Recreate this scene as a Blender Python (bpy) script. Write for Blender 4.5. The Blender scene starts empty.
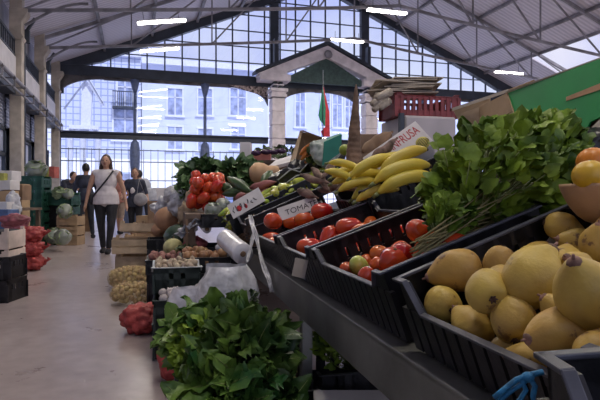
import bpy, bmesh, math, random
from math import sin, cos, tan, pi, radians, sqrt, atan2
from mathutils import Vector, Matrix, Euler, noise
V = Vector
rnd = random.Random(7)
C = bpy.context.scene.collection
sc = bpy.context.scene
# ------------------------------------------------------------------ frames
F = 540.0; YAW = radians(17); CAMZ = 0.95; HY = 198.0
FW = V((sin(YAW), cos(YAW), 0)); RT = V((cos(YAW), -sin(YAW), 0)); UP = V((0, 0, 1))
def P(px, py, d): return V((0, 0, CAMZ)) + FW*d + RT*((px-300)/F*d) + UP*((HY-py)/F*d)
def G(px, py, z=0.0):
    d = F*(CAMZ-z)/(py-HY); return P(px, py, d)
SY = radians(3.5)
SX_ = V((cos(SY), -sin(SY), 0)); SY_ = V((sin(SY), cos(SY), 0))
def S(x, y, z): return SX_*x + SY_*y + UP*z
# ------------------------------------------------------------------ materials
MATS = {}
def nt(name):
    m = bpy.data.materials.new(name); m.use_nodes = True
    n = m.node_tree; n.nodes.clear(); return m, n
def mat(name, col, rough=.5, var=.12, scale=8., bump=0., bscale=40., metal=0., coat=0., sss=0., spots=None, spot_t=.62, spot_scale=6., rand=0., emis=None, alpha=1., spec=.5, col2=None, coords='Object', trans=0.):
    if name in MATS: return MATS[name]
    m, n = nt(name); N = n.nodes; L = n.links
    out = N.new('ShaderNodeOutputMaterial'); b = N.new('ShaderNodeBsdfPrincipled')
    L.new(b.outputs[0], out.inputs[0])
    tc = N.new('ShaderNodeTexCoord'); nz = N.new('ShaderNodeTexNoise'); nz.inputs['Scale'].default_value = scale; nz.inputs['Detail'].default_value = 5
    L.new(tc.outputs[coords], nz.inputs['Vector'])
    mx = N.new('ShaderNodeMixRGB'); c2 = col2 or tuple(max(0, c*(1-var*2.2)) for c in col)
    c1 = tuple(min(1, c*(1+var)) for c in col)
    mx.inputs[1].default_value = (*c1, 1); mx.inputs[2].default_value = (*c2, 1)
    mr = N.new('ShaderNodeMapRange'); mr.inputs[1].default_value = .35; mr.inputs[2].default_value = .65
    L.new(nz.outputs[0], mr.inputs[0]); L.new(mr.outputs[0], mx.inputs[0])
    last = mx.outputs[0]
    if spots:
        n2 = N.new('ShaderNodeTexNoise'); n2.inputs['Scale'].default_value = spot_scale; n2.inputs['Detail'].default_value = 6; n2.inputs['Roughness'].default_value = .65
        L.new(tc.outputs[coords], n2.inputs['Vector'])
        r2 = N.new('ShaderNodeMapRange'); r2.inputs[1].default_value = spot_t; r2.inputs[2].default_value = spot_t+.06
        L.new(n2.outputs[0], r2.inputs[0]); m2 = N.new('ShaderNodeMixRGB'); m2.inputs[2].default_value = (*spots, 1)
        L.new(r2.outputs[0], m2.inputs[0]); L.new(last, m2.inputs[1]); last = m2.outputs[0]
    if rand:
        oi = N.new('ShaderNodeObjectInfo'); hs = N.new('ShaderNodeHueSaturation')
        r3 = N.new('ShaderNodeMapRange'); r3.inputs[3].default_value = .5-rand*.12; r3.inputs[4].default_value = .5+rand*.12
        r4 = N.new('ShaderNodeMapRange'); r4.inputs[3].default_value = 1-rand; r4.inputs[4].default_value = 1+rand*.6
        L.new(oi.outputs['Random'], r3.inputs[0]); L.new(oi.outputs['Random'], r4.inputs[0])
        L.new(r3.outputs[0], hs.inputs[0]); L.new(r4.outputs[0], hs.inputs[2]); L.new(last, hs.inputs[4]); last = hs.outputs[0]
    L.new(last, b.inputs['Base Color'])
    b.inputs['Roughness'].default_value = rough; b.inputs['Metallic'].default_value = metal
    b.inputs['Coat Weight'].default_value = coat; b.inputs['Coat Roughness'].default_value = .2
    b.inputs['Specular IOR Level'].default_value = spec
    b.inputs['Alpha'].default_value = alpha
    if sss: b.inputs['Subsurface Weight'].default_value = sss; b.inputs['Subsurface Radius'].default_value = (.02, .01, .004)
    if trans: b.inputs['Transmission Weight'].default_value = trans
    if emis: b.inputs['Emission Color'].default_value = (*emis[0], 1); b.inputs['Emission Strength'].default_value = emis[1]
    if bump:
        n3 = N.new('ShaderNodeTexNoise'); n3.inputs['Scale'].default_value = bscale; n3.inputs['Detail'].default_value = 4
        L.new(tc.outputs[coords], n3.inputs['Vector']); bp = N.new('ShaderNodeBump'); bp.inputs['Strength'].default_value = bump; bp.inputs['Distance'].default_value = .01
        L.new(n3.outputs[0], bp.inputs['Height']); L.new(bp.outputs[0], b.inputs['Normal'])
    MATS[name] = m; return m
def glassmat(name, tint, refl, rough=.0, milk=0.):
    m, n = nt(name); N = n.nodes; L = n.links
    out = N.new('ShaderNodeOutputMaterial'); t = N.new('ShaderNodeBsdfTransparent'); t.inputs[0].default_value = (*tint, 1)
    g = N.new('ShaderNodeBsdfGlossy'); g.inputs['Roughness'].default_value = rough
    mx = N.new('ShaderNodeMixShader'); mx.inputs[0].default_value = refl
    L.new(t.outputs[0], mx.inputs[1]); L.new(g.outputs[0], mx.inputs[2]); last = mx.outputs[0]
    if milk:
        d = N.new('ShaderNodeBsdfTranslucent'); d.inputs[0].default_value = (.9, .92, 1, 1)
        d2 = N.new('ShaderNodeBsdfDiffuse'); d2.inputs[0].default_value = (.85, .85, .9, 1)
        a = N.new('ShaderNodeMixShader'); a.inputs[0].default_value = .5; L.new(d.outputs[0], a.inputs[1]); L.new(d2.outputs[0], a.inputs[2])
        m2 = N.new('ShaderNodeMixShader'); m2.inputs[0].default_value = milk
        L.new(last, m2.inputs[1]); L.new(a.outputs[0], m2.inputs[2]); last = m2.outputs[0]
    L.new(last, out.inputs[0]); MATS[name] = m; return m
# ------------------------------------------------------------------ mesh builder
class MB:
    def __init__(s): s.bm = bmesh.new()
    def geo(s, vs, fs, M=None, smooth=False):
        bv = [s.bm.verts.new(M @ V(v) if M else V(v)) for v in vs]
        for f in fs:
            try:
                fc = s.bm.faces.new([bv[i] for i in f]); fc.smooth = smooth
            except ValueError: pass
        return bv
    def box(s, x0, x1, y0, y1, z0, z1, M=None):
        vs = [(x, y, z) for x in (x0, x1) for y in (y0, y1) for z in (z0, z1)]
        s.geo(vs, [(0,1,3,2),(4,6,7,5),(0,4,5,1),(2,3,7,6),(0,2,6,4),(1,5,7,3)], M); return s
    def cbox(s, c, d, M=None):
        return s.box(c[0]-d[0]/2, c[0]+d[0]/2, c[1]-d[1]/2, c[1]+d[1]/2, c[2]-d[2]/2, c[2]+d[2]/2, M)
    def bar(s, a, b, w, h=None):
        a = V(a); b = V(b); h = h or w; d = b-a; l = d.length
        if l < 1e-6: return s
        q = d.to_track_quat('X', 'Z').to_matrix().to_4x4(); M = Matrix.Translation(a) @ q
        return s.box(0, l, -w/2, w/2, -h/2, h/2, M)
    def tube(s, pts, rad, seg=8, cap=True, sm=True, M=None):
        pts = [V(p) for p in pts]; n = len(pts)
        if not hasattr(rad, '__len__'): rad = [rad]*n
        vs = []; up = None
        for i, p in enumerate(pts):
            t = (pts[min(i+1, n-1)]-pts[max(i-1, 0)]).normalized()
            if up is None: up = V((0, 0, 1)) if abs(t.z) < .9 else V((1, 0, 0))
            x = t.cross(up).normalized(); up = x.cross(t).normalized()
            for k in range(seg):
                a = 2*pi*k/seg; vs.append(p+(x*cos(a)+up*sin(a))*rad[i])
        fs = [(i*seg+k, i*seg+(k+1) % seg, (i+1)*seg+(k+1) % seg, (i+1)*seg+k) for i in range(n-1) for k in range(seg)]
        if cap: fs += [tuple(range(seg))[::-1], tuple((n-1)*seg+k for k in range(seg))]
        s.geo(vs, fs, M, sm); return s
    def lathe(s, prof, seg=16, M=None, lump=0., lf=20., seed=0, ribs=0, ribd=0., bend=0.):
        n = len(prof); vs = []
        for (r, z) in prof:
            for k in range(seg):
                a = 2*pi*k/seg; rr = max(r, 1e-4)
                if ribs: rr *= 1-ribd*abs(sin(ribs*a/2))**.7*0 - ribd*(.5+.5*cos(ribs*a))
                v = V((rr*cos(a), rr*sin(a), z))
                if lump:
                    q = noise.noise(v*lf+V((seed*7.3, seed*3.1, 0))); v = v+V((v.x, v.y, 0)).normalized()*q*lump*min(1, r*40)
                if bend: v.x += bend*z*z
                vs.append(v)
        fs = [(i*seg+k, i*seg+(k+1) % seg, (i+1)*seg+(k+1) % seg, (i+1)*seg+k) for i in range(n-1) for k in range(seg)]
        fs += [tuple(range(seg))[::-1], tuple((n-1)*seg+k for k in range(seg))]
        s.geo(vs, fs, M, True); return s
    def ell(s, c, r, seg=12, rings=8, M=None, lump=0, lf=10., seed=0):
        if not hasattr(r, '__len__'): r = (r, r, r)
        vs = [V((0, 0, -1))]
        for i in range(1, rings):
            a = pi*i/rings
            for k in range(seg):
                b = 2*pi*k/seg; vs.append(V((sin(a)*cos(b), sin(a)*sin(b), -cos(a))))
        vs.append(V((0, 0, 1)))
        o = []
        for v in vs:
            w = V((v.x*r[0], v.y*r[1], v.z*r[2]))
            if lump: w *= 1+lump*noise.noise(w*lf+V((seed*5.1, seed, 3)))
            o.append(w+V(c))
        L_ = len(vs)-1; fs = []
        for k in range(seg):
            fs.append((0, 1+(k+1) % seg, 1+k)); fs.append((L_, 1+(rings-2)*seg+k, 1+(rings-2)*seg+(k+1) % seg))
            for i in range(rings-2):
                fs.append((1+i*seg+k, 1+i*seg+(k+1) % seg, 1+(i+1)*seg+(k+1) % seg, 1+(i+1)*seg+k))
        s.geo(o, fs, M, True); return s
    def cap(s, a, b, ra, rb, seg=10):
        s.tube([a, b], [ra, rb], seg); s.ell(a, ra, seg, 6); s.ell(b, rb, seg, 6); return s
    def prism(s, poly, y0, y1, M=None):
        "poly in (x,z) extruded along y"
        n = len(poly); vs = [(x, y0, z) for x, z in poly]+[(x, y1, z) for x, z in poly]
        fs = [tuple(range(n)), tuple(range(2*n-1, n-1, -1))]+[(i, i+n, (i+1) % n+n, (i+1) % n) for i in range(n)]
        s.geo(vs, fs, M); return s
    def grid(s, nu, nv, fn, sm=True, M=None):
        vs = [fn(i/nu, j/nv) for i in range(nu+1) for j in range(nv+1)]
        fs = [(i*(nv+1)+j, (i+1)*(nv+1)+j, (i+1)*(nv+1)+j+1, i*(nv+1)+j+1) for i in range(nu) for j in range(nv)]
        s.geo(vs, fs, M, sm); return s
    def build(s, name, m, parent=None, fixn=True, solid=0, bevel=0, sub=0, remesh=0, disp=None):
        if fixn and not solid: bmesh.ops.recalc_face_normals(s.bm, faces=s.bm.faces)
        me = bpy.data.meshes.new(name); s.bm.to_mesh(me); s.bm.free()
        o = bpy.data.objects.new(name, me); C.objects.link(o)
        for q in (m if isinstance(m, (list, tuple)) else [m]): me.materials.append(q)
        if parent: o.parent = parent
        if remesh:
            md = o.modifiers.new('r', 'REMESH'); md.mode = 'VOXEL'; md.voxel_size = remesh; md.use_smooth_shade = True
            sm = o.modifiers.new('s', 'SMOOTH'); sm.iterations = 4; sm.factor = .5
        if solid:
            md = o.modifiers.new('s', 'SOLIDIFY'); md.thickness = solid; md.offset = 0
        if bevel:
            md = o.modifiers.new('b', 'BEVEL'); md.width = bevel; md.segments = 2; md.limit_method = 'ANGLE'
        if sub:
            md = o.modifiers.new('u', 'SUBSURF'); md.levels = sub; md.render_levels = sub
        return o
def empty(name, loc=(0, 0, 0), rz=0.):
    o = bpy.data.objects.new(name, None); C.objects.link(o); o.location = loc; o.rotation_euler = (0, 0, rz); o.empty_display_size = .05; return o
def tag(o, label, cat, group=None, kind=None):
    o['label'] = label; o['category'] = cat
    if group: o['group'] = group
    if kind: o['kind'] = kind
    return o
def struct(o): o['kind'] = 'structure'; return o
def dup(r, M=None, label=None, group=None):
    c = r.copy(); C.objects.link(c)
    if M is not None: c.matrix_world = M
    if label: c['label'] = label
    if group: c['group'] = group
    for ch in list(r.children):
        d = ch.copy(); C.objects.link(d); d.parent = c
        for g in list(ch.children):
            e = g.copy(); C.objects.link(e); e.parent = d
    return c
def rotm(rx=0, ry=0, rz=0): return Euler((rx, ry, rz)).to_matrix().to_4x4()
def place(o, loc, rx=0, ry=0, rz=0, s=1., B=None):
    M = Matrix.Translation(V(loc)) @ (B if B else Matrix()) @ rotm(rx, ry, rz) @ Matrix.Scale(s, 4)
    o.matrix_world = M; return o
def align(d, roll=0.):
    "matrix turning local +Z to d"
    return V(d).to_track_quat('Z', 'Y').to_matrix().to_4x4() @ Matrix.Rotation(roll, 4, 'Z')
def pane_text(body, size, m, parent, M, name='lettering', ext=.0004, sx=1.):
    cu = bpy.data.curves.new(name, 'FONT'); cu.body = body; cu.size = size; cu.extrude = ext; cu.align_x = 'CENTER'; cu.align_y = 'CENTER'
    t = bpy.data.objects.new('tmp', cu); C.objects.link(t)
    dg = bpy.context.evaluated_depsgraph_get(); me = bpy.data.meshes.new_from_object(t.evaluated_get(dg)); me.name = name
    bpy.data.objects.remove(t); bpy.data.curves.remove(cu)
    me.transform(Matrix.Diagonal((sx, 1, 1, 1))); me.transform(M); me.materials.clear(); me.materials.append(m)
    o = bpy.data.objects.new(name, me); C.objects.link(o); o.parent = parent; return o
# ------------------------------------------------------------------ palette
m_floor = None
def floor_mat():
    m, n = nt('floor_concrete'); N = n.nodes; L = n.links
    out = N.new('ShaderNodeOutputMaterial'); b = N.new('ShaderNodeBsdfPrincipled'); L.new(b.outputs[0], out.inputs[0])
    tc = N.new('ShaderNodeTexCoord')
    a = N.new('ShaderNodeTexNoise'); a.inputs['Scale'].default_value = .7; a.inputs['Detail'].default_value = 8; a.inputs['Roughness'].default_value = .7
    c = N.new('ShaderNodeTexNoise'); c.inputs['Scale'].default_value = 9; c.inputs['Detail'].default_value = 6
    L.new(tc.outputs['Object'], a.inputs[0]); L.new(tc.outputs['Object'], c.inputs[0])
    r = N.new('ShaderNodeValToRGB'); r.color_ramp.elements[0].color = (.25, .20, .195, 1); r.color_ramp.elements[1].color = (.43, .37, .365, 1)
    r.color_ramp.elements[0].position = .3; r.color_ramp.elements[1].position = .7
    ad = N.new('ShaderNodeMath'); ad.operation = 'MULTIPLY_ADD'; ad.inputs[1].default_value = .5; L.new(c.outputs[0], ad.inputs[0])
    hf = N.new('ShaderNodeMath'); hf.operation = 'MULTIPLY'; hf.inputs[1].default_value = .5; L.new(a.outputs[0], hf.inputs[0]); L.new(hf.outputs[0], ad.inputs[2])
    L.new(ad.outputs[0], r.inputs[0]); L.new(r.outputs[0], b.inputs['Base Color'])
    rr = N.new('ShaderNodeMapRange'); rr.inputs[3].default_value = .18; rr.inputs[4].default_value = .42; L.new(a.outputs[0], rr.inputs[0]); L.new(rr.outputs[0], b.inputs['Roughness'])
    bp = N.new('ShaderNodeBump'); bp.inputs['Strength'].default_value = .15; bp.inputs['Distance'].default_value = .01; L.new(c.outputs[0], bp.inputs['Height']); L.new(bp.outputs[0], b.inputs['Normal'])
    return m
def stripe_mat(name, c1, c2, scale, axis='X', rough=.6, bump=.4):
    m, n = nt(name); N = n.nodes; L = n.links
    out = N.new('ShaderNodeOutputMaterial'); b = N.new('ShaderNodeBsdfPrincipled'); L.new(b.outputs[0], out.inputs[0])
    tc = N.new('ShaderNodeTexCoord'); w = N.new('ShaderNodeTexWave'); w.bands_direction = axis; w.inputs['Scale'].default_value = scale
    L.new(tc.outputs['Object'], w.inputs['Vector']); r = N.new('ShaderNodeMixRGB'); r.inputs[1].default_value = (*c1, 1); r.inputs[2].default_value = (*c2, 1)
    L.new(w.outputs[1], r.inputs[0]); L.new(r.outputs[0], b.inputs['Base Color']); b.inputs['Roughness'].default_value = rough
    bp = N.new('ShaderNodeBump'); bp.inputs['Strength'].default_value = bump; bp.inputs['Distance'].default_value = .03; L.new(w.outputs[1], bp.inputs['Height']); L.new(bp.outputs[0], b.inputs['Normal'])
    return m
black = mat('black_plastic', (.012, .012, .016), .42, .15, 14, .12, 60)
blackrim_highlight = mat('black_plastic_rim_highlight', (.085, .09, .115), .35, .15, 20)  # paler than the crate body: the rim's highlight is put into the colour
steel = mat('painted_steel', (.26, .26, .24), .42, .15, 4, .1, 30, metal=.35)
iron = mat('dark_iron', (.035, .045, .065), .5, .1, 3)
ironb = mat('blue_iron', (.06, .075, .12), .5, .1, 3)
trussm = mat('truss_grey', (.26, .25, .27), .55, .2, 2)
cream = mat('cream_stone', (.50, .44, .37), .8, .12, 3, .1, 20)
whitep = mat('white_plaster', (.62, .60, .62), .7, .06, 3)
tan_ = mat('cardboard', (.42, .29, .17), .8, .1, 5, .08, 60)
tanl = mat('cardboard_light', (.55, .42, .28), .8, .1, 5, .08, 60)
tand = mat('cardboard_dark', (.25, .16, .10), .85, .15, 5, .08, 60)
woodp = mat('pale_wood', (.52, .40, .27), .7, .15, 6, .1, 40)
woodw = mat('whitewashed_crate', (.66, .54, .47), .7, .12, 6)
redp = mat('red_plastic', (.23, .03, .028), .45, .15, 6)
greenp = mat('green_plastic', (.02, .10, .065), .45, .15, 6)
paper = mat('paper', (.62, .60, .60), .75, .05, 8)
ink = mat('black_ink', (.03, .03, .04), .6); redink = mat('red_ink', (.5, .02, .03), .6)
dark = mat('dark_void', (.02, .02, .025), .9)
leaf1 = mat('spinach_leaf', (.075, .13, .022), .42, .3, 9, .25, 50, col2=(.018, .055, .014), spec=.4)
leaf2 = mat('celery_leaf', (.18, .27, .022), .5, .2, 9, .2, 60, col2=(.045, .10, .014), spec=.3)
leaf3 = mat('lettuce_leaf', (.15, .32, .05), .45, .25, 9, .25, 50, col2=(.06, .17, .03))
leafd = mat('dark_leaf', (.035, .07, .018), .5, .3, 12, .2, 60)
stemg = mat('green_stem', (.22, .26, .08), .5, .15, 20)
stemy = mat('pale_stem', (.32, .28, .12), .55, .15, 20)
# =================================================================== BUILDING
XL, XR, YB, YF, XC, ZE, ZP = -2.94, 19.64, 24.0, -9.0, 8.35, 6.45, 11.1
SLP = (ZP-ZE)/(XC-XL)
def zr(x): return ZP-SLP*abs(x-XC)
fl = struct(MB().box(-6, 22, YF, YB, -.2, 0).build('floor', floor_mat()))
street = mat('street_paving', (.85, .85, .90), .8, .1, 2)
struct(MB().box(-30, 60, YB, 75, -.3, -.02).build('trim_9', street))
# roof, corrugated; skylight strips near each eave
roofm = stripe_mat('corrugated_roof', (.74, .71, .77), (.56, .54, .60), 1.6, 'Y', .55, .5)
mb = MB()
def roofpiece(x0, x1, y0, y1, t=.08):
    mb.geo([(x0, y0, zr(x0)), (x1, y0, zr(x1)), (x1, y1, zr(x1)), (x0, y1, zr(x0)), (x0, y0, zr(x0)+t), (x1, y0, zr(x1)+t), (x1, y1, zr(x1)+t), (x0, y1, zr(x0)+t)],
           [(0,1,2,3), (4,5,6,7), (0,1,5,4), (1,2,6,5), (2,3,7,6), (3,0,4,7)])
SK0, SK1 = 17.2, 19.2
roofpiece(-3.4, XC, YF, YB+.5); roofpiece(XC, SK0, YF, YB+.5); roofpiece(SK1, 20.2, YF, YB+.5)
roofpiece(SK0, SK1, 20.6, YB+.5)
struct(mb.build('ceiling', roofm))
skg = glassmat('skylight_sheet', (.95, .9, .9),   .02, 0, .12)
sk = empty('window_5', (0, 0, 0)); struct(sk)
mb = MB()
mb.geo([(SK0, YF, zr(SK0)+.02), (SK1, YF, zr(SK1)+.02), (SK1, 20.6, zr(SK1)+.02), (SK0, 20.6, zr(SK0)+.02)], [(0, 1, 2, 3)])
mb.build('sheet', skg, sk)
# walls
PYW = [23.75, 20.0, 16.25, 12.5, 8.75, 5.0]
wallL = mat('left_wall_plaster', (.36, .36, .42), .7, .1, 2)
mw = MB(); mw.box(-3.55, -3.4, YF, YB, 0, .9); mw.box(-3.55, -3.4, YF, YB, 2.8, zr(-3.4)); mw.box(-3.55, -3.4, YF, 5.2, .9, 2.8)
for y in PYW: mw.box(-3.55, -3.4, y-.25, y+.25, .9, 2.8)
struct(mw.build('wall_left', wallL))
struct(MB().box(XR, XR+.2, YF, YB, 0, zr(XR)+.1).build('wall_right', whitep))
# left wall bays: parapet, lower fascia, window per bay
PY = [23.75, 20.0, 16.25, 12.5, 8.75, 5.0]
pillar_lab = ['cream stone pillar in the far left corner of the hall', 'cream stone pillar second from the end window on the left wall', 'cream stone pillar at the left edge with a black downpipe, third from the end window']
capm = cream
proto = None
def make_pillar(y, lab):
    r = empty('stone_pillar', (XL-.02, y, 0)); tag(r, lab, 'pillar', 'pillars of the left wall')
    MB().box(-.25, .05, -.19, .19, .35, 5.2).build('shaft', cream, r, bevel=.02)
    MB().box(-.28, .1, -.24, .24, 0, .35).build('base', cream, r, bevel=.02)
    m = MB(); m.prism([(-.25, 5.2), (.05, 5.2), (.1, 5.28), (.05, 5.36), (.05, 5.7), (.2, 5.95), (.2, 6.05), (-.25, 6.05)], -.22, .22)
    m.box(-.25, .06, -.17, .17, 6.05, 6.6); m.build('capital', cream, r, bevel=.015)
    m = MB(); m.tube([(.02, .28, .1), (.02, .28, 5.3), (.1, .3, 5.6), (.3, .3, 5.95)], .05, 10); m.box(-.05, .17, .2, .36, 5.25, 5.6); m.build('downpipe', iron, r)
    return r
for i, y in enumerate(PY[:5]):
    make_pillar(y, pillar_lab[i] if i < 3 else 'cream stone pillar of the left wall beyond the left edge')
pale_blue = mat('pale_shutter', (.42, .47, .66), .5, .08, 2)
blueglass = glassmat('frosted_window', (.62, .70, .92), .06, .1, .45)
louv = stripe_mat('louvre', (.42, .44, .55), (.16, .18, .25), 3.5, 'Z', .5, .6)
for i in range(5):
    y1, y0 = PY[i]-.2, PY[i+1]+.2
    p = empty('trim_%d' % (i+1), (0, 0, 0)); struct(p)
    MB().box(-3.4, -3.04, y0, y1, 4.05, 4.72).build('parapet', whitep, p, bevel=.015)
    MB().box(-3.4, -3.05, y0, y1, 3.72, 4.04).build('fascia', iron, p)
    m = MB(); n = 16
    for k in range(n+1):
        y = y0+(y1-y0)*k/n; m.box(-3.10, -3.07, y-.012, y+.012, 4.72, 5.2)
    m.box(-3.11, -3.06, y0, y1, 5.16, 5.22); m.box(-3.11, -3.06, y0, y1, 4.76, 4.8); m.build('railing', iron, p)
    m = MB(); m.box(-3.4, -3.36, y0, y1, 2.9, 3.7); m.build('louvre_panel', louv, p)
    w = empty('window_%d' % (i+6), (0, 0, 0)); struct(w)
    MB().geo([(-3.37, y0+.1, .9), (-3.37, y1-.1, .9), (-3.37, y1-.1, 2.75), (-3.37, y0+.1, 2.75)], [(0, 1, 2, 3)]) ; mp_ = MB(); mp_.geo([(-3.37, y0+.1, .9), (-3.37, y1-.1, .9), (-3.37, y1-.1, 2.75), (-3.37, y0+.1, 2.75)], [(0, 1, 2, 3)]); mp_.build('pane', blueglass if i else blueglass, w)
    m = MB()
    for z in (.85, 2.1 if i > 1 else 2.72, 2.78): m.box(-3.4, -3.28, y0, y1, z-.05, z+.05)
    for y in (y0+.06, y1-.06): m.box(-3.4, -3.28, y-.06, y+.06, .8, 2.85)
    m.build('frame', iron, w)
    MB().box(-3.4, -3.33, y0, y1, 2.2 if i > 1 else 2.85, 2.85).build('shutter_box', pale_blue, w)
# service pipes along the balcony on brackets
r = tag(empty('service_pipe', (-2.78, 0, 3.85)), 'long grey pipes running on brackets below the left balcony', 'pipe')
MB().tube([(0, 1, 0), (0, 23.4, 0)], .05, 8).build('pipe', trussm, r)
MB().tube([(-.02, 1, -.22), (-.02, 23.4, -.22)], .028, 8).build('pipe', trussm, r)
for k in range(16):
    y = 23-k*1.25; m = MB(); m.bar((.08, y, -.05), (-.25, y, -.05), .03); m.bar((.05, y, -.24), (-.25, y, -.24), .025); m.bar((.05, y, 0), (.05, y, -.25), .03); m.build('bracket', trussm, r)
# ------------------------------------------------------------- end wall
BZ0, BZ1 = 6.0, 6.42
struct(MB().box(-3.4, XR, YB-.15, YB+.15, BZ0, BZ1).build('wall_back', iron))
glass = glassmat('window_glass', (.86, .90, 1.0), .10, .015)
posts = [XL, 0.0, 2.95, 6.09, 10.57, 13.6, 16.6, XR]
# gable window
w = struct(empty('window_1', (0, YB, BZ1)))
m = MB(); m.geo([(XL, 0, 0), (XR, 0, 0), (XR, 0, zr(XR)-BZ1), (XC, 0, ZP-BZ1), (XL, 0, zr(XL)-BZ1)], [(0, 1, 2, 3, 4)]); m.build('pane', glass, w)
m = MB(); x = XL+.5
xs = []
k = 0
while x < XR:
    h = zr(x)-BZ1
    if h > .1: m.box(x-.03, x+.03, -.04, .04, 0, h)
    x += .735
z = .62
while z < ZP-BZ1:
    hw = (ZP-BZ1-z)/SLP; m.box(XC-hw, XC+hw, -.03, .03, z-.022, z+.022); z += .72
m.build('glazing_bars', ironb, w)
m = MB()
for x in (6.09, 10.57): m.box(x-.2, x+.2, -.15, .1, 0, zr(x)-BZ1-.1)
m.build('mullion', iron, w)
m = MB()
for s in (-1, 1):
    n = 14
    pts_o = [(XC+s*(XC-XL)*k/n, zr(XC+s*(XC-XL)*k/n)-BZ1) for k in range(n+1)]
    pts_i = [(px, max(pz-.28-.22*(k/n)-.10*max(0, k/n-.8)*8, -.02)) for k, (px, pz) in enumerate(pts_o)]
    for k in range(n): m.prism([pts_o[k], pts_o[k+1], pts_i[k+1], pts_i[k]], -.2, .1)
m.build('arched_rib', iron, w)
# transom windows (below beam) with arched heads
def arched(name, x0, x1, brown=False):
    w = struct(empty(name, (0, YB, 0)))
    m = MB(); m.geo([(x0, 0, 0), (x1, 0, 0), (x1, 0, BZ0), (x0, 0, BZ0)], [(0, 1, 2, 3)]); m.build('pane', glass, w)
    m = MB(); a = min(1.7, (x1-x0)/2); n = 12; top = BZ0+.0; 
    for s, xe in ((1, x0), (-1, x1)):
        prev = None
        for k in range(n+1):
            u = k/n; xx = xe+s*a*u; zz = top-.10-.75*(1-sqrt(max(0, 1-(1-u)**2)))
            if prev: m.prism([(prev[0], top), (xx, top), (xx, zz), (prev[0], prev[1])], -.1, .05)
            prev = (xx, zz)
    m.box(x0+a, x1-a, -.1, .05, top-.12, top) if x1-x0 > 2*a+.01 else None
    m.build('spandrel', spand, w)
    m = MB(); m.box(x0, x1, -.12, .1, 3.42, 3.62); m.tube([(x0, -.16, 3.66), (x1, -.16, 3.66)], .05, 8); m.build('transom', iron, w)
    m = MB(); x = x0+.3
    while x < x1: m.box(x-.012, x+.012, .25, .27, 0, 3.05); x += .3
    for z in (.9, 1.7, 2.5, 3.0): m.box(x0, x1, .24, .28, z-.02, z+.02)
    m.build('grille', ironb, w)
    return w
spand = mat('spandrel_iron', (.12, .11, .115), .7, .3, 2)
wl = arched('window_2', XL, 6.09-.3); wc = arched('window_3', 6.09+.3, 10.57-.3); wr = arched('window_4', 10.57+.3, XR)
for xx in (0.0, 2.95, 13.6, 16.6):
    for par in ((wl if xx < 5 else wr),):
        m = MB(); m.tube([(xx, -.05, 0), (xx, -.05, BZ0)], .07, 10)
        m.lathe([(.07, 3.4), (.16, 3.3), (.2, 3.05), (.21, 2.8), (.2, 2.3), (.16, 2.0), (.1, 1.8), (.07, 1.5)], 12, Matrix.Translation((xx, -.05, 0)))
        m.lathe([(.07, 5.4), (.13, 5.6), (.2, 5.95)], 10, Matrix.Translation((xx, -.05, 0))); m.build('post', mat('post_paint', (.13, .17, .30), .5, .1), par)
lat = mat('lattice_ornament', (.50, .40, .36), .7, .2, 4, spots=(.08, .06, .06), spot_t=.5, spot_scale=9)
m = MB(); m.prism([(4.0, 5.98), (5.75, 5.98), (5.75, 5.5), (5.2, 5.66), (4.6, 5.8)], -.14, -.11); m.build('lattice', lat, wl)
# portico
r = tag(empty('entrance_portico', (XC, 23.4, 0)), 'white pedimented portico with two banded pillars in the middle of the end wall', 'portico')
stone = mat('portico_stone', (.78, .72, .75), .75, .08, 3)
for x in (6.09, 10.57):
    m = MB(); x -= XC
    z = 0; 
    while z < 5.4: m.box(x-.3, x+.3, -.3, .3, z, min(z+.55, 5.4)); m.box(x-.26, x+.26, -.26, .26, z+.55, z+.6); z += .6
    m.box(x-.36, x+.36, -.36, .36, 5.42, 5.55); m.box(x-.32, x+.32, -.32, .32, 5.55, 5.66); m.box(x-.4, x+.4, -.4, .4, 5.66, 5.8)
    m.build('pillar', stone, r, bevel=.015)
    m = MB(); m.box(x-.2, x-.07, -.2, .2, 5.8, 6.25); m.box(x+.07, x+.2, -.2, .2, 5.8, 6.25); m.box(x-.2, x-.05, -.3, 0, 6.6, 8.0); m.build('bracket', iron, r)
hw, ap, bz = 3.2, 7.85, 6.35
for s in (-1, 1):
    m = MB(); m.box(min(s*1.75, s*3.15), max(s*1.75, s*3.15), -.45, .3, 6.12, 6.4); m.build('entablature', stone, r, bevel=.02)
    m = MB(); m.prism([(s*hw, bz+.05), (0, ap), (0, ap-.55), (s*1.9, bz+.2), (s*1.9, bz-.05), (s*hw, bz-.05)], -.4, .2); m.build('raking_cornice', stone, r)
    m = MB(); m.prism([(s*(hw+.15), bz+.03), (0, ap+.06), (0, ap+.2), (s*(hw+.15), bz+.16)], -.5, .25); m.build('roof_edge', iron, r)
m = MB(); m.prism([(-2.2, bz-.2), (2.2, bz-.2), (0, ap-.5)], -.2, 0); m.build('tympanum', mat('tympanum_green', (.05, .09, .085), .7), r)
m = MB(); m.lathe([(.01, 0), (.16, .02), (.2, .06), (.12, .1)], 12, Matrix.Translation((0, -.42, ap-.42)) @ rotm(pi/2)); m.build('rosette', trussm, r)
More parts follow.
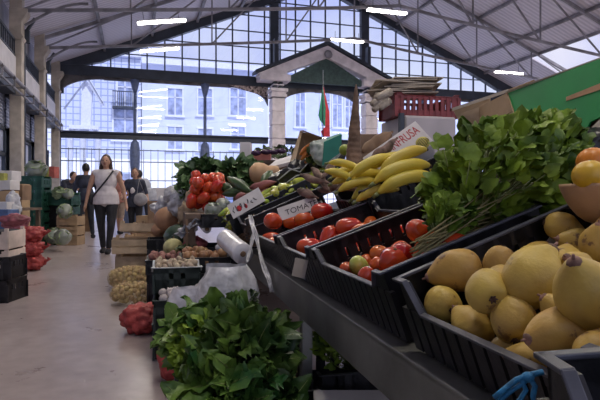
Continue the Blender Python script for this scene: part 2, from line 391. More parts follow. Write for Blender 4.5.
# ------------------------------------------------------------- roof trusses
def chz(x):
    u = abs(x-XC)/(XC-XL); return 7.3-1.3*u**.9
TY = [19.9, 16.1, 12.3, 8.5, 4.7]
tl = ['slender grey roof truss nearest the end window', 'slender grey roof truss second from the end window', 'slender grey roof truss third from the end window', 'slender grey roof truss above the near stalls', 'slender grey roof truss above the near stalls']
def mk_truss(y, lab):
    r = tag(empty('roof_truss', (XC, y, 0)), lab, 'roof truss', 'roof trusses')
    n = 16; hwid = XC-XL
    xs = [-hwid+2*hwid*k/n for k in range(n+1)]
    T = [V((x, 0, zr(XC+x)-.12)) for x in xs]; Bm = [V((x, 0, chz(XC+x))) for x in xs]
    m = MB()
    for k in range(n): m.bar(T[k], T[k+1], .09, .12)
    m.build('top_chord', trussm, r)
    m = MB()
    for k in range(n): m.bar(Bm[k], Bm[k+1], .07, .09)
    m.build('bottom_chord', trussm, r)
    for k in range(2, n-1, 2):
        MB().bar(T[k], Bm[k], .045).build('hanger', trussm, r)
    for k in range(0, n, 2):
        a, b = (k, k+2)
        m = MB()
        if k < n//2: m.bar(Bm[a], T[b], .05)
        else: m.bar(T[a], Bm[b], .05)
        m.build('brace', trussm, r)
    for s in (-1, 1):
        m = MB(); prev = None
        for k in range(9):
            u = k/8; p = V((s*(hwid-.1-1.6*u), 0, 5.6+.75*sin(u*pi/2)))
            if prev: m.bar(prev, p, .06)
            prev = p
        m.build('haunch', trussm, r)
    return r
for y, l in zip(TY, tl): mk_truss(y, l)
# purlins
for i, x in enumerate([-1.2, .7, 2.6, 4.5, 6.4, XC, 10.3, 12.2, 14.1, 16.0, 17.2, 19.2]):
    tag(MB().box(x-.05, x+.05, YF, YB, zr(x)-.14, zr(x)-.02).build('roof_purlin', trussm), 'long grey purlin running under the corrugated roof', 'purlin', 'roof purlins')
# ------------------------------------------------------------- lamps
tube_em = mat('tube_light', (1, 1, 1), .4, 0, 1, emis=((1.0, .97, .90), 16.))
lampw = mat('lamp_housing', (.7, .7, .7), .5, .03)
def mk_lamp(p, lab, group='hanging tube lamps', cable=.35, roll=0.):
    r = tag(empty('tube_lamp', p), lab, 'lamp', group); r.rotation_euler = (0, -roll, 0)
    MB().prism([(-.12, .03), (-.05, .08), (.05, .08), (.12, .03)], -.7, .7, Matrix.Rotation(pi/2, 4, 'Z')).build('housing', lampw, r)
    m = MB(); m.tube([(-.69, -.05, 0), (.69, -.05, 0)], .028, 8); m.tube([(-.69, .05, 0), (.69, .05, 0)], .028, 8); m.build('tube', tube_em, r)
    m = MB(); m.bar((-.5, 0, .06), (-.5, 0, cable), .012); m.bar((.5, 0, .06), (.5, 0, cable), .012); m.build('cable', iron, r)
    return r
LP = [((162, 22), 15.8, 'lit tube lamp at the top left of the hall, nearest of its row'), ((160, 50), 19.5, 'lit tube lamp at the left, hung lower in view before the end window'),
      ((387, 12), 17.6, 'lit tube lamp hanging above the red crate at the top'), ((347, 41), 21.4, 'lit tube lamp hanging in front of the pediment'), ((509, 73), 23.6, 'lit tube lamp at the right hung under the white roof slope')]
for (px, d, l) in LP:
    mk_lamp(P(*px, d), l, roll=.16 if px[0] < 200 else 0)
for x in (.9, 7.9):
    for y in (12.3, 8.5, 4.7, 1): mk_lamp(V((x, y, chz(x)-.3)), 'lit tube lamp above the near stalls out of the frame', roll=.16 if x < 2 else 0)
# ------------------------------------------------------------- flag
r = tag(empty('hanging_flag', P(323, 134, 22.0)), 'green and red flag hanging from a thin pole before the central arch', 'flag')
def fl_(u, v, x0): return V((x0+.28*u+.04*sin(v*9), .05*sin(v*7+u*5), 2.0*(1-v)+.0 - .25*u))
gm = mat('flag_green', (.02, .22, .13), .7); rm_ = mat('flag_red', (.55, .03, .05), .7)
m = MB(); m.geo([(-.2, 0, .75), (.0, 0, 2.0), (.12, .02, 1.1), (.1, 0, .3), (-.12, .02, .55)], [(0, 1, 2, 3, 4)]); m.build('green_field', gm, r, solid=.01)
m = MB(); m.geo([(.0, .0, 2.0), (.12, .02, 1.1), (.1, 0, .3), (-.08, .03, .1), (.0, .02, -.1), (.3, 0, -.1), (.28, 0, .9)], [(0, 1, 2, 3, 4, 5, 6)]); m.build('red_field', rm_, r, solid=.01)
MB().tube([(0, 0, -.6), (0, 0, 2.6)], .02, 6).build('pole', iron, r)
# ------------------------------------------------------------- outside
facm = mat('facade_white', (.66, .71, .90), .8, .05, .6)
m_, n_ = nt('tiled_facade'); N = n_.nodes; L = n_.links
o_ = N.new('ShaderNodeOutputMaterial'); b_ = N.new('ShaderNodeBsdfPrincipled'); L.new(b_.outputs[0], o_.inputs[0]); tc = N.new('ShaderNodeTexCoord')
br = N.new('ShaderNodeTexBrick'); br.offset = 0; br.inputs['Color1'].default_value = (.62, .66, .80, 1); br.inputs['Color2'].default_value = (.58, .62, .78, 1); br.inputs['Mortar'].default_value = (.32, .37, .58, 1)
br.inputs['Scale'].default_value = 1; br.inputs['Brick Width'].default_value = .45; br.inputs['Row Height'].default_value = .45; br.inputs['Mortar Size'].default_value = .04
mp = N.new('ShaderNodeMapping'); mp.inputs['Rotation'].default_value = (pi/2, 0, 0); L.new(tc.outputs['Object'], mp.inputs[0]); L.new(mp.outputs[0], br.inputs[0]); L.new(br.outputs[0], b_.inputs[0])
tiled = m_
winm = mat('outside_window', (.40, .46, .70), .3, .2, 2); frm = mat('window_surround', (.78, .80, .90), .7, .03); slate = mat('slate', (.3, .32, .42), .7)
YO = 40.0
def bp(px, py, dY):
    "point on the street facade plane at hall depth dY through the pixel"
    d = (FW+RT*((px-300)/F)+UP*((HY-py)/F)); return V((0, 0, CAMZ))+d*(dY/d.y)
def building(name, lab, x0, x1, y, h, matw, wins, dep=8):
    r = tag(empty(name, ((x0+x1)/2, y, 0)), lab, 'building'); cx = (x0+x1)/2
    MB().box(x0-cx, x1-cx, 0, dep, 0, h).build('wall', matw, r)
    MB().box(x0-cx, x1-cx, -.06, 0, 0, 3.7).build('ground_floor_glare', mat('overexposed_white', (.93, .93, .96), .8, .03, 1), r)  # added white slab; the overexposed street-level brightness is put into its colour
    MB().box(x0-cx, x1-cx, -.3, dep, h, h+.4).build('cornice', frm, r)
    for (ax, az, w_, hh, balc) in wins:
        ax -= cx
        m = MB()
        for a in (-w_/2-.12, w_/2): m.box(ax+a, ax+a+.12, -.08, 0, az-hh/2, az+hh/2)
        m.box(ax-w_/2-.12, ax+w_/2+.12, -.1, 0, az+hh/2, az+hh/2+.15); m.box(ax-.04, ax+.04, -.06, 0, az-hh/2, az+hh/2); m.box(ax-w_/2, ax+w_/2, -.06, 0, az+hh*.15, az+hh*.15+.08)
        m.box(ax-w_/2-.2, ax+w_/2+.2, -.15, 0, az-hh/2-.15, az-hh/2)
        f = m.build('window_frame', frm, r)
        MB().box(ax-w_/2, ax+w_/2, -.03, -.005, az-hh/2, az+hh/2).build('pane', winm, f)
        if balc:
            m = MB()
            for k in range(12): xx = ax-w_/2-.3+(w_+.6)*k/11; m.box(xx-.02, xx+.02, -.62, -.58, az-hh/2-.1, az-hh/2+.9)
            m.box(ax-w_/2-.35, ax+w_/2+.35, -.65, 0, az-hh/2-.25, az-hh/2-.1); m.box(ax-w_/2-.35, ax+w_/2+.35, -.64, -.56, az-hh/2+.9, az-hh/2+.96); m.build('balcony', iron, r)
    return r
def wpx(px, py, w_, h_, b=False, y=YO):
    q = bp(px, py, y); return (q.x, q.z, w_, h_, b)
a = bp(64, 100, YO).x; b = bp(141, 100, YO).x; c = bp(345, 100, 46).x
building('tiled_house', 'blue-tiled town house with a balcony seen through the left window', a-3, b, YO, 10.9, tiled,
         [wpx(125, 92, .95, 2.0, True), wpx(125, 124, 1.5, 2.2)])
building('plain_house', 'plain pale facade with a row of tall windows across the street', b+.05, bp(268, 100, YO).x+1.5, YO, 10.5, facm,
         [wpx(175, 102, 1.0, 1.9), wpx(205, 102, 1.0, 1.9), wpx(238, 102, 1.15, 2.0), wpx(175, 138, 1.0, 1.6), wpx(205, 140, 1.0, 1.6), wpx(238, 138, 1.0, 1.6)])
building('corner_house', 'pale narrow-windowed house seen through the central arch', bp(268, 100, YO).x+1.9, bp(352, 100, 44).x, 44, 11.5, facm,
         [wpx(325, 108, .8, 3.2, y=44), wpx(337, 110, .8, 3.0, y=44), wpx(349, 112, .7, 2.8, y=44), wpx(300, 108, .8, 3.2, y=44), wpx(325, 145, .8, 2.5, y=44)])
q0 = bp(352, 100, 44).x
building('far_house', 'pale low house at the right behind the flag', q0+3, q0+26, 52, 12.0, facm, [(q0+5+3*k, z, 1.3, 2.2, False) for k in range(7) for z in (4, 8.5)])
# white canopy structure outside the left corner
q = P(88, 130, 29.0); q.z = 0
r = tag(empty('street_kiosk', q), 'white street kiosk with a steep gabled roof outside the left corner', 'kiosk')
kz = 6.6
m = MB()
for x in (-.9, -.25, .5): m.lathe([(.25, 0), (.22, .3), (.16, .5), (.16, 4.2), (.25, 4.4), (.3, 4.6)], 10, Matrix.Translation((x, 0, 0)))
m.build('columns', frm, r)
m = MB(); m.bar((.0, 0, 7.3), (.75, 0, 6.0), .9, .18); m.box(-.9, .55, -.4, .4, 4.6, 4.8); m.bar((.0, 0, 7.1), (-.1, 0, 4.8), .5, .5); m.build('roof', frm, r)
m = MB(); m.bar((-1.15, -.4, 5.6), (.0, -.4, 7.3), .08); m.bar((.0, -.46, 7.34), (.78, -.46, 6.0), .06); m.build('roof_edge', slate, r)
# parked vehicles
def car(p, lab, col, rz, nm, L_=4.0, H_=1.45):
    r = tag(empty(nm, p, rz), lab, 'car'); cm = mat(nm+'_paint', col, .3, .03, coat=.5)
    a_ = L_/2
    m = MB(); m.prism([(-a_, .35), (a_, .35), (a_, .8), (a_*.62, .92), (a_*.3, H_), (-a_*.75, H_), (-a_*.97, .9)], -.85, .85); m.build('body', cm, r, bevel=.08)
    m = MB(); m.prism([(a_*.5, .95), (a_*.27, H_-.1), (-a_*.7, H_-.1), (-a_*.85, .95)], -.87, .87); m.build('windows', winm, r)
    for x in (-a_*.62, a_*.62):
        for s in (-1, 1): MB().lathe([(.1, -.1), (.33, -.1), (.33, .1), (.1, .1)], 16, Matrix.Translation((x, s*.8, .33)) @ rotm(pi/2)).build('wheel', dark, r)
    return r
q = P(127, 150, 31); q.z = 0; car(q, 'rounded blue-grey car parked on the street behind the iron grille', (.25, .33, .62), 0, 'parked_car', 3.6, 2.4)
q = P(214, 160, 33); q.z = 0; car(q, 'pale blue van parked outside to the right of the car', (.30, .38, .7), 0, 'parked_van', 4.6, 2.2)
# =================================================================== PRODUCE MARKET STAND
TILT = radians(20)
def deckz(x): return .60+(x-.55)*tan(TILT)
std = tag(empty('market_stand', S(.55, 2, 0), -SY), 'long grey painted steel stand with a sloping deck carrying the fruit crates', 'stand')
m = MB(); m.box(-.045, -.005, -1.75, 1.72, .47, .595); m.box(-.045, .03, -1.75, 1.72, .585, .6); m.build('front_rail', steel, std, bevel=.003)
for y in (-1.2, .1, 1.6):
    m = MB(); m.box(-.043, 0, y-.024, y+.024, 0, .47); m.build('leg', steel, std, bevel=.003)
    m = MB(); m.box(.95, .99, y-.024, y+.024, 0, .72); m.build('leg', steel, std, bevel=.003)
m = MB(); m.prism([(-.01, .585), (.47, .585+.48*tan(TILT)), (.47, .57+.48*tan(TILT)), (-.01, .57)], -1.75, 1.72); m.build('deck', steel, std)
m = MB(); m.prism([(.5, .85), (1.25, 1.02), (1.25, 1.0), (.5, .83)], .3, 2.35); m.prism([(.5, .85), (.75, .91), (.75, .89), (.5, .83)], -1.75, .3); m.box(.5, .53, -1.75, 2.35, .55, .85); m.build('upper_shelf', steel, std)
for y in (.4, 2.3):
    MB().box(1.2, 1.24, y-.02, y+.02, 0, 1.0).build('leg', steel, std)
def crate_mesh(name, W, L, H, M, matb=black, rim=blackrim_highlight, low=.74, pitch=.045, slot=.40):
    "long sides run along y at x=0 and x=W and dip; end walls at y=+-L/2 full height"
    r = empty(name, (0, 0, 0)); r.matrix_world = M
    m = MB(); t = .007
    m.box(0, W, -L/2, L/2, 0, .01)
    hs = H*low
    for x0, x1 in ((0, t), (W-t, W)):
        m.box(x0, x1, -L/2, L/2, 0, H*.30); m.box(x0, x1, -L/2, L/2, hs-.028, hs)
        k = int(L/pitch)
        for i in range(k+1):
            y = -L/2+L*i/k; o = .005 if x0 == 0 else 0
            m.box(x0-o, x1, y-pitch*slot, y+pitch*slot, 0, hs)
        for s in (-1, 1):
            pl = [(s*L/2, 0), (s*L/2, H), (s*(L/2-.05), H), (s*(L/2-.085), hs), (s*(L/2-.085), 0)]
            vs = [(x0, a, b) for a, b in pl]+[(x1, a, b) for a, b in pl]; n = 5
            m.geo(vs, [tuple(range(5)), tuple(range(9, 4, -1))]+[(i, i+5, (i+1) % 5+5, (i+1) % 5) for i in range(5)])
    for y0, y1 in ((-L/2, -L/2+t), (L/2-t, L/2)):
        m.box(0, W, y0, y1, 0, H*.55); m.box(0, W, y0, y1, H*.80, H); m.box(0, W*.22, y0, y1, 0, H); m.box(W*.78, W, y0, y1, 0, H)
        k = int(W/pitch)
        for i in range(1, k): x = W*i/k; m.box(x-pitch*.36, x+pitch*.36, y0, y1, 0, H)
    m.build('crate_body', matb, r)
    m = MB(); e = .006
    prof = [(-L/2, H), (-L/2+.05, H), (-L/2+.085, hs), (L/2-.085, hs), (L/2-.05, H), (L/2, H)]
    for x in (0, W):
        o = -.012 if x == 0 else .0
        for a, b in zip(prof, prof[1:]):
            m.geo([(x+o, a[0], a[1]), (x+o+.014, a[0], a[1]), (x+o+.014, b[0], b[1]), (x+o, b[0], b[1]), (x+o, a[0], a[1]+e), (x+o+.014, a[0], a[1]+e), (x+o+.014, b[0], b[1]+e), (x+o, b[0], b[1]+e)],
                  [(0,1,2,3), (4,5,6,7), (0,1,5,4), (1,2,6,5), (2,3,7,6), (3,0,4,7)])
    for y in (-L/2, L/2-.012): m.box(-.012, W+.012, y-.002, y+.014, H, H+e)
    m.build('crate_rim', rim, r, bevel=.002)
    return r
def crM(xs, y0, y1, z, tilt=TILT, dyaw=0.):
    return Matrix.Translation(S(xs, (y0+y1)/2, z)) @ Matrix.Rotation(-SY+dyaw, 4, 'Z') @ Matrix.Rotation(-tilt, 4, 'Y')
def ray_local(px, py, M, zl):
    d = FW+RT*((px-300)/F)+UP*((HY-py)/F); Mi = M.inverted(); o = Mi @ V((0, 0, CAMZ)); dd = Mi.to_3x3() @ d
    t = (zl-o.z)/dd.z; return o+dd*t, t
def packn(x0, x1, y0, y1, n, rad, seed, pre=(), zmax=.3, tries=90):
    rr = random.Random(seed); out = list(pre); res = []
    for i in range(n):
        r = rad*(1+rr.uniform(-.12, .12)); best = None
        for k in range(tries):
            x = rr.uniform(x0+r, x1-r); y = rr.uniform(y0+r, y1-r); z = r+.012
            bad = False
            for (a, b, c, q) in out:
                h2 = (r+q)**2-(a-x)**2-(b-y)**2
                if h2 > 0: z = max(z, c+sqrt(h2))
            if best is None or z < best[2]: best = (x, y, z, r)
        if best[2] < zmax: out.append(best); res.append(best)
    return res
# --------------------------------------------------- fruit prototypes (kept as the first instance)
quince_m = mat('quince_skin', (.55, .37, .07), .5, .10, 14, .2, 60, spots=(.20, .11, .04), spot_t=.60, spot_scale=22, rand=.10, col2=(.48, .31, .075), sss=.05)
calyx_m = mat('quince_calyx', (.09, .05, .035), .85, .2, 60)
blush = mat('quince_neck', (.30, .16, .12), .7, .3, 40)
QP = [(.004, -.046), (.012, -.0475), (.024, -.044), (.036, -.032), (.0425, -.014), (.0435, .004), (.040, .020), (.031, .034), (.022, .044), (.015, .052), (.010, .057), (.003, .059)]
def mk_quince(v):
    r = empty('quince', (0, 0, 0))
    MB().lathe(QP, 24, None, .007, 22, v, 5, .03).build('fruit_body', quince_m, r, sub=1)
    m = MB()
    for k in range(6):
        a = k*pi/3; m.tube([(.003*cos(a), .003*sin(a), -.046), (.008*cos(a), .008*sin(a), -.0515)], [.003, .001], 5)
    m.ell((0, 0, -.0475), (.006, .006, .0025), 8, 5); m.build('calyx', calyx_m, r)
    m = MB(); m.ell((0, 0, .056), (.0105, .0105, .006), 10, 6, None, .2, 90); m.tube([(0, 0, .058), (.002, 0, .068)], [.003, .002], 6); m.build('stem_end', blush, r)
    return r
QV = [mk_quince(i) for i in range(4)]
QU = [False]*4
def use(protos, used, i, M, label, cat, group):
    i %= len(protos)
    if not used[i]:
        used[i] = True; o = protos[i]; o.matrix_world = M
    else: o = dup(protos[i], M)
    o['label'] = label; o['category'] = cat
    if group: o['group'] = group
    elif 'group' in o: del o['group']
    return o
QM = crM(.55, .50, 1.12, .61)
cQ = tag(crate_mesh('fruit_crate', .46, .615, .17, QM, low=.60), 'black plastic crate full of yellow quinces, nearest the camera on the stand', 'crate', 'black crates on the stand')
# (px, py, radius px, local z, axis of the stem end in camera terms (right, up, away), label)
heroes = [
 ((457, 271), 23, .150, (-.9, -.25, .2), 'oblong yellow quince with dark streaks at the far left corner of the quince crate'),
 ((443, 304), 19, .120, (-.15, .1, .95), 'small round quince at the left edge of the crate beside the aisle rim'),
 ((487, 291), 23, .165, (.1, .15, .95), 'round quince with its dark eye facing out beside the streaked quince'),
 ((472, 327), 21, .125, (-.4, .5, .7), 'quince sitting against the aisle rim below the round quince with the dark eye'),
 ((514, 318), 24, .120, (.2, .6, .6), 'quince low in the crate middle, below the big necked quince'),
 ((532, 279), 30, .165, (.55, .75, .1), 'large quince with its blunt neck pointing up at the back of the crate'),
 ((566, 266), 20, .135, (.3, .6, .5), 'quince half hidden behind the large necked quince by the white card'),
 ((585, 293), 33, .185, (-.35, .6, -.3), 'biggest quince at the right edge of the frame'),
 ((553, 300), 18, .120, (.1, .3, .9), 'quince wedged between the large necked quince and the biggest one'),
 ((505, 351), 17, .120, (.35, .55, -.75), 'small quince with a purplish stem end near the aisle rim'),
 ((556, 333), 27, .165, (-.95, -.1, -.3), 'quince lying on its side with its brown stem end pointing left'),
 ((534, 361), 23, .125, (-.9, .2, .1), 'pale quince lying low in front of the sideways quince, against the aisle rim'),
 ((594, 352), 20, .130, (.4, .5, .5), 'quince cut by the right frame edge, just above the near crate corner'),
]
pre = []
for k, ((px, py), rp, zl, ax, lab) in enumerate(heroes):
    q, d = ray_local(px, py, QM, zl); r = rp*d/F
    while q.x < r*.92+.006 and zl > .03: zl -= .004; q, d = ray_local(px, py, QM, zl); r = rp*d/F
    pre.append((q.x, q.y, zl, r*.95))
    w_ = QM @ V((q.x, q.y, zl)); dirv = RT*ax[0]+UP*ax[1]+FW*ax[2]
    s = r/.0435*.98
    o = use(QV, QU, k, Matrix.Translation(w_) @ align(dirv, k) @ Matrix.Scale(s, 4), lab, 'quince', 'quinces in the nearest crate')
for k, (x, y, z, r) in enumerate(packn(.01, .45, -.30, .30, 75, .040, 3, pre, .15)):
    rr = random.Random(k); M = QM @ Matrix.Translation((x, y, z)) @ rotm(rr.uniform(0, 6), rr.uniform(0, 6), rr.uniform(0, 6)) @ Matrix.Scale(r/.046, 4)
    use(QV, QU, k, M, 'yellow quince low in the nearest crate, mostly buried under the others', 'quince', 'quinces buried low in the nearest crate')
# white card at the back of the quince crate
q, d = ray_local(575, 262, QM, .15)
o = empty('price_card', QM @ q); tag(o, 'blank back of a white card standing behind the quinces', 'card')
o.matrix_world = Matrix.Translation(P(560, 258, 1.27)) @ Matrix.Rotation(-YAW+pi/2, 4, 'Z') @ rotm(radians(28), radians(-12), 0)
MB().box(-.001, .001, -.05, .05, -.06, .08).build('card', paper, o)
# nearest crate corner with blue twine
NR = Matrix.Rotation(-SY-.22, 4, 'Z') @ Matrix.Rotation(radians(-4), 4, 'Y'); NM = Matrix.Translation(P(546, 352, .50)-(NR @ V((0, .27, .175)))) @ NR
tag(crate_mesh('fruit_crate', .46, .54, .17, NM), 'black plastic crate whose raised corner juts out at the bottom right of the frame', 'crate', 'black crates on the stand')
tw = mat('blue_twine', (.02, .20, .42), .6, .2, 60, .3, 200)
m = MB()
TW = lambda *a: [P(x, y, .685) for x, y in a]
m.tube(TW((494, 398), (505, 389), (516, 380), (529, 375), (543, 372)), .0038, 6); m.tube(TW((498, 402), (511, 391), (522, 384), (530, 377)), .003, 6)
m.tube(TW((528, 376), (535, 386), (533, 396), (536, 408)), .0036, 6); m.tube(TW((520, 379), (526, 390), (520, 400), (512, 408)), .0032, 6); m.ell(P(528, 377, .685), (.008, .008, .007), 8, 6)
tag(m.build('blue_twine', tw), 'blue twine knotted around the rim of the quince crate', 'twine')
# --------------------------------------------------- tomatoes
tomr = mat('tomato_skin', (.50, .035, .018), .18, .12, 10, coat=.35, rand=.10, col2=(.58, .10, .02))
tomo = mat('tomato_orange', (.62, .10, .02), .18, .12, 10, coat=.35, rand=.10)
tomg = mat('tomato_green', (.34, .40, .07), .22, .15, 12, coat=.3, col2=(.55, .42, .08))
scar = mat('tomato_scar', (.14, .09, .04), .8)
def mk_tom(v, plum, ribs=0, mm=None):
    r = empty('plum_tomato' if plum else 'tomato')
    n = 14; H_ = 1.45 if plum else .86
    prof = [(.035*sin(pi*i/n)**.85*(1 if plum else 1.0), -.035*H_*cos(pi*i/n)*(1 if 0 < i < n else .93)) for i in range(n+1)]
    MB().lathe(prof, 24, None, .003, 26, v, ribs, .10 if ribs else 0).build('fruit_body', mm or tomr, r)
    MB().ell((0, 0, .035*H_*.95), (.005, .005, .0025), 8, 5).build('stem_scar', scar, r)
    return r
TP = [mk_tom(0, True), mk_tom(1, True, 0, tomo), mk_tom(2, False, 7), mk_tom(3, False, 0, tomo), mk_tom(4, False, 0, tomg)]; TU = [False]*5
AM = crM(.55, 1.2, 1.84, .61); BMx = crM(.55, 1.88, 2.46, .61); CMx = crM(.55, 2.5, 3.28, .61); DM = crM(.53, 3.32, 3.80, .66, radians(23)); EM = crM(.46, 3.84, 4.36, .68, radians(24))
tag(crate_mesh('fruit_crate', .45, .64, .17, AM), 'black crate of mixed red and green tomatoes, next beyond the quince crate', 'crate', 'black crates on the stand')
tag(crate_mesh('fruit_crate', .47, .58, .17, BMx), 'black crate of oval red tomatoes, third from the camera', 'crate', 'black crates on the stand')
tag(crate_mesh('fruit_crate', .44, .78, .17, CMx), 'black crate with the large tomato and the TOMATE card, fourth from the camera', 'crate', 'black crates on the stand')
tag(crate_mesh('fruit_crate', .50, .48, .17, DM), 'black crate with pale edges behind the TOMATE card', 'crate', 'black crates on the stand')
tag(crate_mesh('fruit_crate', .95, .52, .16, EM), 'black crate of yellow-green peppers at the far end of the stand', 'crate', 'black crates on the stand')
def hero_set(protos, used, lst, CM, base_r, cat, group):
    pre = []
    for (px, py, rp, zl, kind, ax, lab) in lst:
        q, d = ray_local(px, py, CM, zl); r = rp*d/F; pre.append((q.x, q.y, zl, r))
        w_ = CM @ V((q.x, q.y, zl)); dirv = RT*ax[0]+UP*ax[1]+FW*ax[2]
        use(protos, used, kind, Matrix.Translation(w_) @ align(dirv) @ Matrix.Scale(r/base_r, 4), lab, cat, group)
    return pre
X = (1, .05, .1); Y_ = (0, 1, -.3)
preA = hero_set(TP, TU, [
 (359, 266, 10.5, .11, 4, (.7, .5, .2), 'unripe yellow-green tomato in the second crate'),
 (347, 269, 8, .10, 3, Y_, 'orange tomato left of the yellow-green one in the second crate'),
 (366, 279, 9, .10, 1, (.2, .9, -.2), 'upright orange-red tomato in front of the yellow-green one'),
 (393, 260, 15, .12, 2, (.1, .9, -.4), 'big ribbed red tomato right of the yellow-green one'),
 (379, 254, 10, .10, 3, Y_, 'orange-red tomato behind the big ribbed tomato'),
 (384, 239, 9.5, .09, 0, X, 'pinkish tomato deep in the second crate behind the orange-red one'),
 (369, 241, 7, .09, 1, (.1, .8, .2), 'small orange tomato at the back left of the second crate'),
 (418, 231, 13, .15, 2, (.6, .6, .2), 'shiny pale red tomato beside the herb stems'),
 (456, 246, 15, .15, 2, (.2, .9, .2), 'red tomato showing under the cut herb stems'),
 (403, 252, 11, .13, 2, (.2, .8, 0), 'ribbed red tomato just behind the big ribbed one'),
], AM, .035, 'tomato', 'tomatoes in the second crate')
preB = hero_set(TP, TU, [
 (309, 247, 9, .11, 0, X, 'oval red tomato lying sideways nearest the aisle in the third crate'),
 (329, 238, 9, .11, 0, (.3, .9, .1), 'oval red tomato standing up in the middle of the third crate'),
 (349, 227, 9.5, .13, 0, X, 'largest oval tomato on top of the third crate'),
 (362, 231, 8, .12, 0, (.9, .3, .1), 'oval tomato lying right of the largest one in the third crate'),
 (344, 239, 7, .09, 0, X, 'small red tomato low in front of the largest oval one'),
 (322, 226, 6.5, .08, 1, X, 'dull red tomato at the back of the third crate'),
], BMx, .035, 'tomato', 'oval tomatoes in the third crate')
preC = hero_set(TP, TU, [
 (273, 221, 9.5, .205, 3, (.1, .9, .2), 'large round orange-red tomato in front of the TOMATE card'),
 (293, 222, 7, .12, 0, X, 'red tomato low beside the TOMATE card'),
 (304, 219, 7, .13, 0, X, 'red tomato lying at the foot of the TOMATE card'),
 (322, 211, 8, .15, 0, X, 'red tomato right of the TOMATE card'),
 (271, 239, 7, .07, 1, X, 'orange tomato seen through the side of the fourth crate'),
], CMx, .035, 'tomato', 'tomatoes in the fourth crate')
for nm, CM, W_, L_, pr, sd, kinds, nn in (('second', AM, .44, .62, preA, 5, (0, 1, 2, 3), 34), ('third', BMx, .46, .56, preB, 6, (0, 0, 0, 1), 40), ('fourth', CMx, .43, .76, preC, 7, (0, 3, 0, 1), 32)):
    for k, (x, y, z, r) in enumerate(packn(.01, W_, -L_/2+.01, L_/2-.01, nn, .034, sd, pr, .10)):
        rr = random.Random(k*3+sd); M = CM @ Matrix.Translation((x, y, z)) @ rotm(rr.uniform(1.2, 1.9), rr.uniform(-.3, .3), rr.uniform(0, 6)) @ Matrix.Scale(r/.038, 4)
        use(TP, TU, rr.choice(kinds), M, 'red tomato lying low among the others in the %s crate' % nm, 'tomato', 'tomatoes low in the %s crate' % nm)
# --------------------------------------------------- peppers, taro
pepm = mat('pepper_skin', (.46, .46, .05), .25, .2, 10, coat=.3, rand=.22, col2=(.30, .40, .06))
def mk_pep():
    r = empty('sweet_pepper')
    MB().lathe([(.004, -.075), (.012, -.065), (.02, -.035), (.026, 0), (.028, .03), (.024, .045), (.008, .05)], 14, None, .005, 25, 2, 3, .08, 4).build('fruit_body', pepm, r)
    MB().tube([(0, 0, .045), (.002, 0, .06), (.008, 0, .075)], [.006, .004, .004], 6).build('stem', stemg, r); return r
PP = [mk_pep()]; PU = [False]
for k, (x, y, z, r) in enumerate(packn(.0, .95, -.25, .25, 260, .030, 9, (), .27)):
    rr = random.Random(k); M = EM @ Matrix.Translation((x, y, z+.01)) @ rotm(rr.uniform(1.2, 1.9), 0, rr.uniform(0, 6)) @ Matrix.Scale(1.05, 4)
    use(PP, PU, 0, M, 'yellow-green pepper heaped in the last crate of the stand', 'pepper', 'peppers in the far crate')
taro_m = mat('taro_skin', (.26, .18, .14), .85, .3, 20, .5, 50, rand=.1)
def mk_taro():
    r = empty('taro_root')
    MB().lathe([(.004, -.06), (.02, -.05), (.034, -.02), (.036, .01), (.028, .04), (.012, .058), (.008, .07)], 14, None, .012, 30, 5).build('root_body', taro_m, r)
    m = MB(); 
    for a in range(4): m.tube([(.01*cos(a*1.6), .01*sin(a*1.6), .06), (.022*cos(a*1.6), .022*sin(a*1.6), .085)], [.004, .0015], 5)
    m.build('root_tip', tand, r); return r
TR = [mk_taro()]; RU = [False]
for k, (x, y, z, r) in enumerate(packn(.0, .48, -.23, .23, 40, .036, 12, (), .15)):
    rr = random.Random(k); M = DM @ Matrix.Translation((x, y, z+.003)) @ rotm(rr.uniform(1.2, 1.9), 0, rr.uniform(0, 6))
    use(TR, RU, 0, M, 'brown taro root in the crate with pale edges behind the TOMATE card', 'root', 'taro roots in the fifth crate')
# cards
edgec2 = mat('cream_tag', (.40, .35, .30), .7, .05)
def card(px, py, d, w_, h_, tilt, lab, body, roll=0.):
    r = tag(empty('price_card', P(px, py, d)), lab, 'card')
    xax = (RT*cos(roll)+UP*sin(roll)).normalized(); nrm = (-FW*cos(tilt)+UP*sin(tilt)); nrm = (nrm-xax*nrm.dot(xax)).normalized(); yax = nrm.cross(xax)
    M = Matrix((xax, yax, nrm)).transposed().to_4x4(); r.matrix_world = Matrix.Translation(P(px, py, d)) @ M
    MB().box(-w_/2, w_/2, -h_/2, h_/2, -.0015, 0).build('card', edgec2 if w_ < .06 else paper, r)
    return r
c1 = card(298, 208, 3.18, .24, .085, .5, 'white card handwritten TOMATE standing in the fourth crate', '', radians(19))
pane_text('TOMATE', .05, ink, c1, Matrix.Translation((.02, -.005, .001)), 'handwriting')
c2 = card(246, 203, 3.82, .26, .12, .5, 'white card with coloured scribbles above the yellow-green peppers', '', radians(30))
m = MB()
rr = random.Random(4)
for k in range(7):
    x = -.1+.028*k; m.tube([(x+rr.uniform(-.01, .01), rr.uniform(-.03, .03), .002) for _ in range(4)], .003, 4)
m.build('handwriting', ink, c2)
m = MB(); m.ell((-.06, -.01, .001), (.02, .025, .001), 8, 4); m.ell((-.01, -.02, .001), (.012, .02, .001), 8, 4); m.build('red_drawing', redink, c2)
c3 = card(300, 268, 2.02, .05, .07, .25, 'small cream price tag clipped below the rim of the third crate', '', radians(-12))
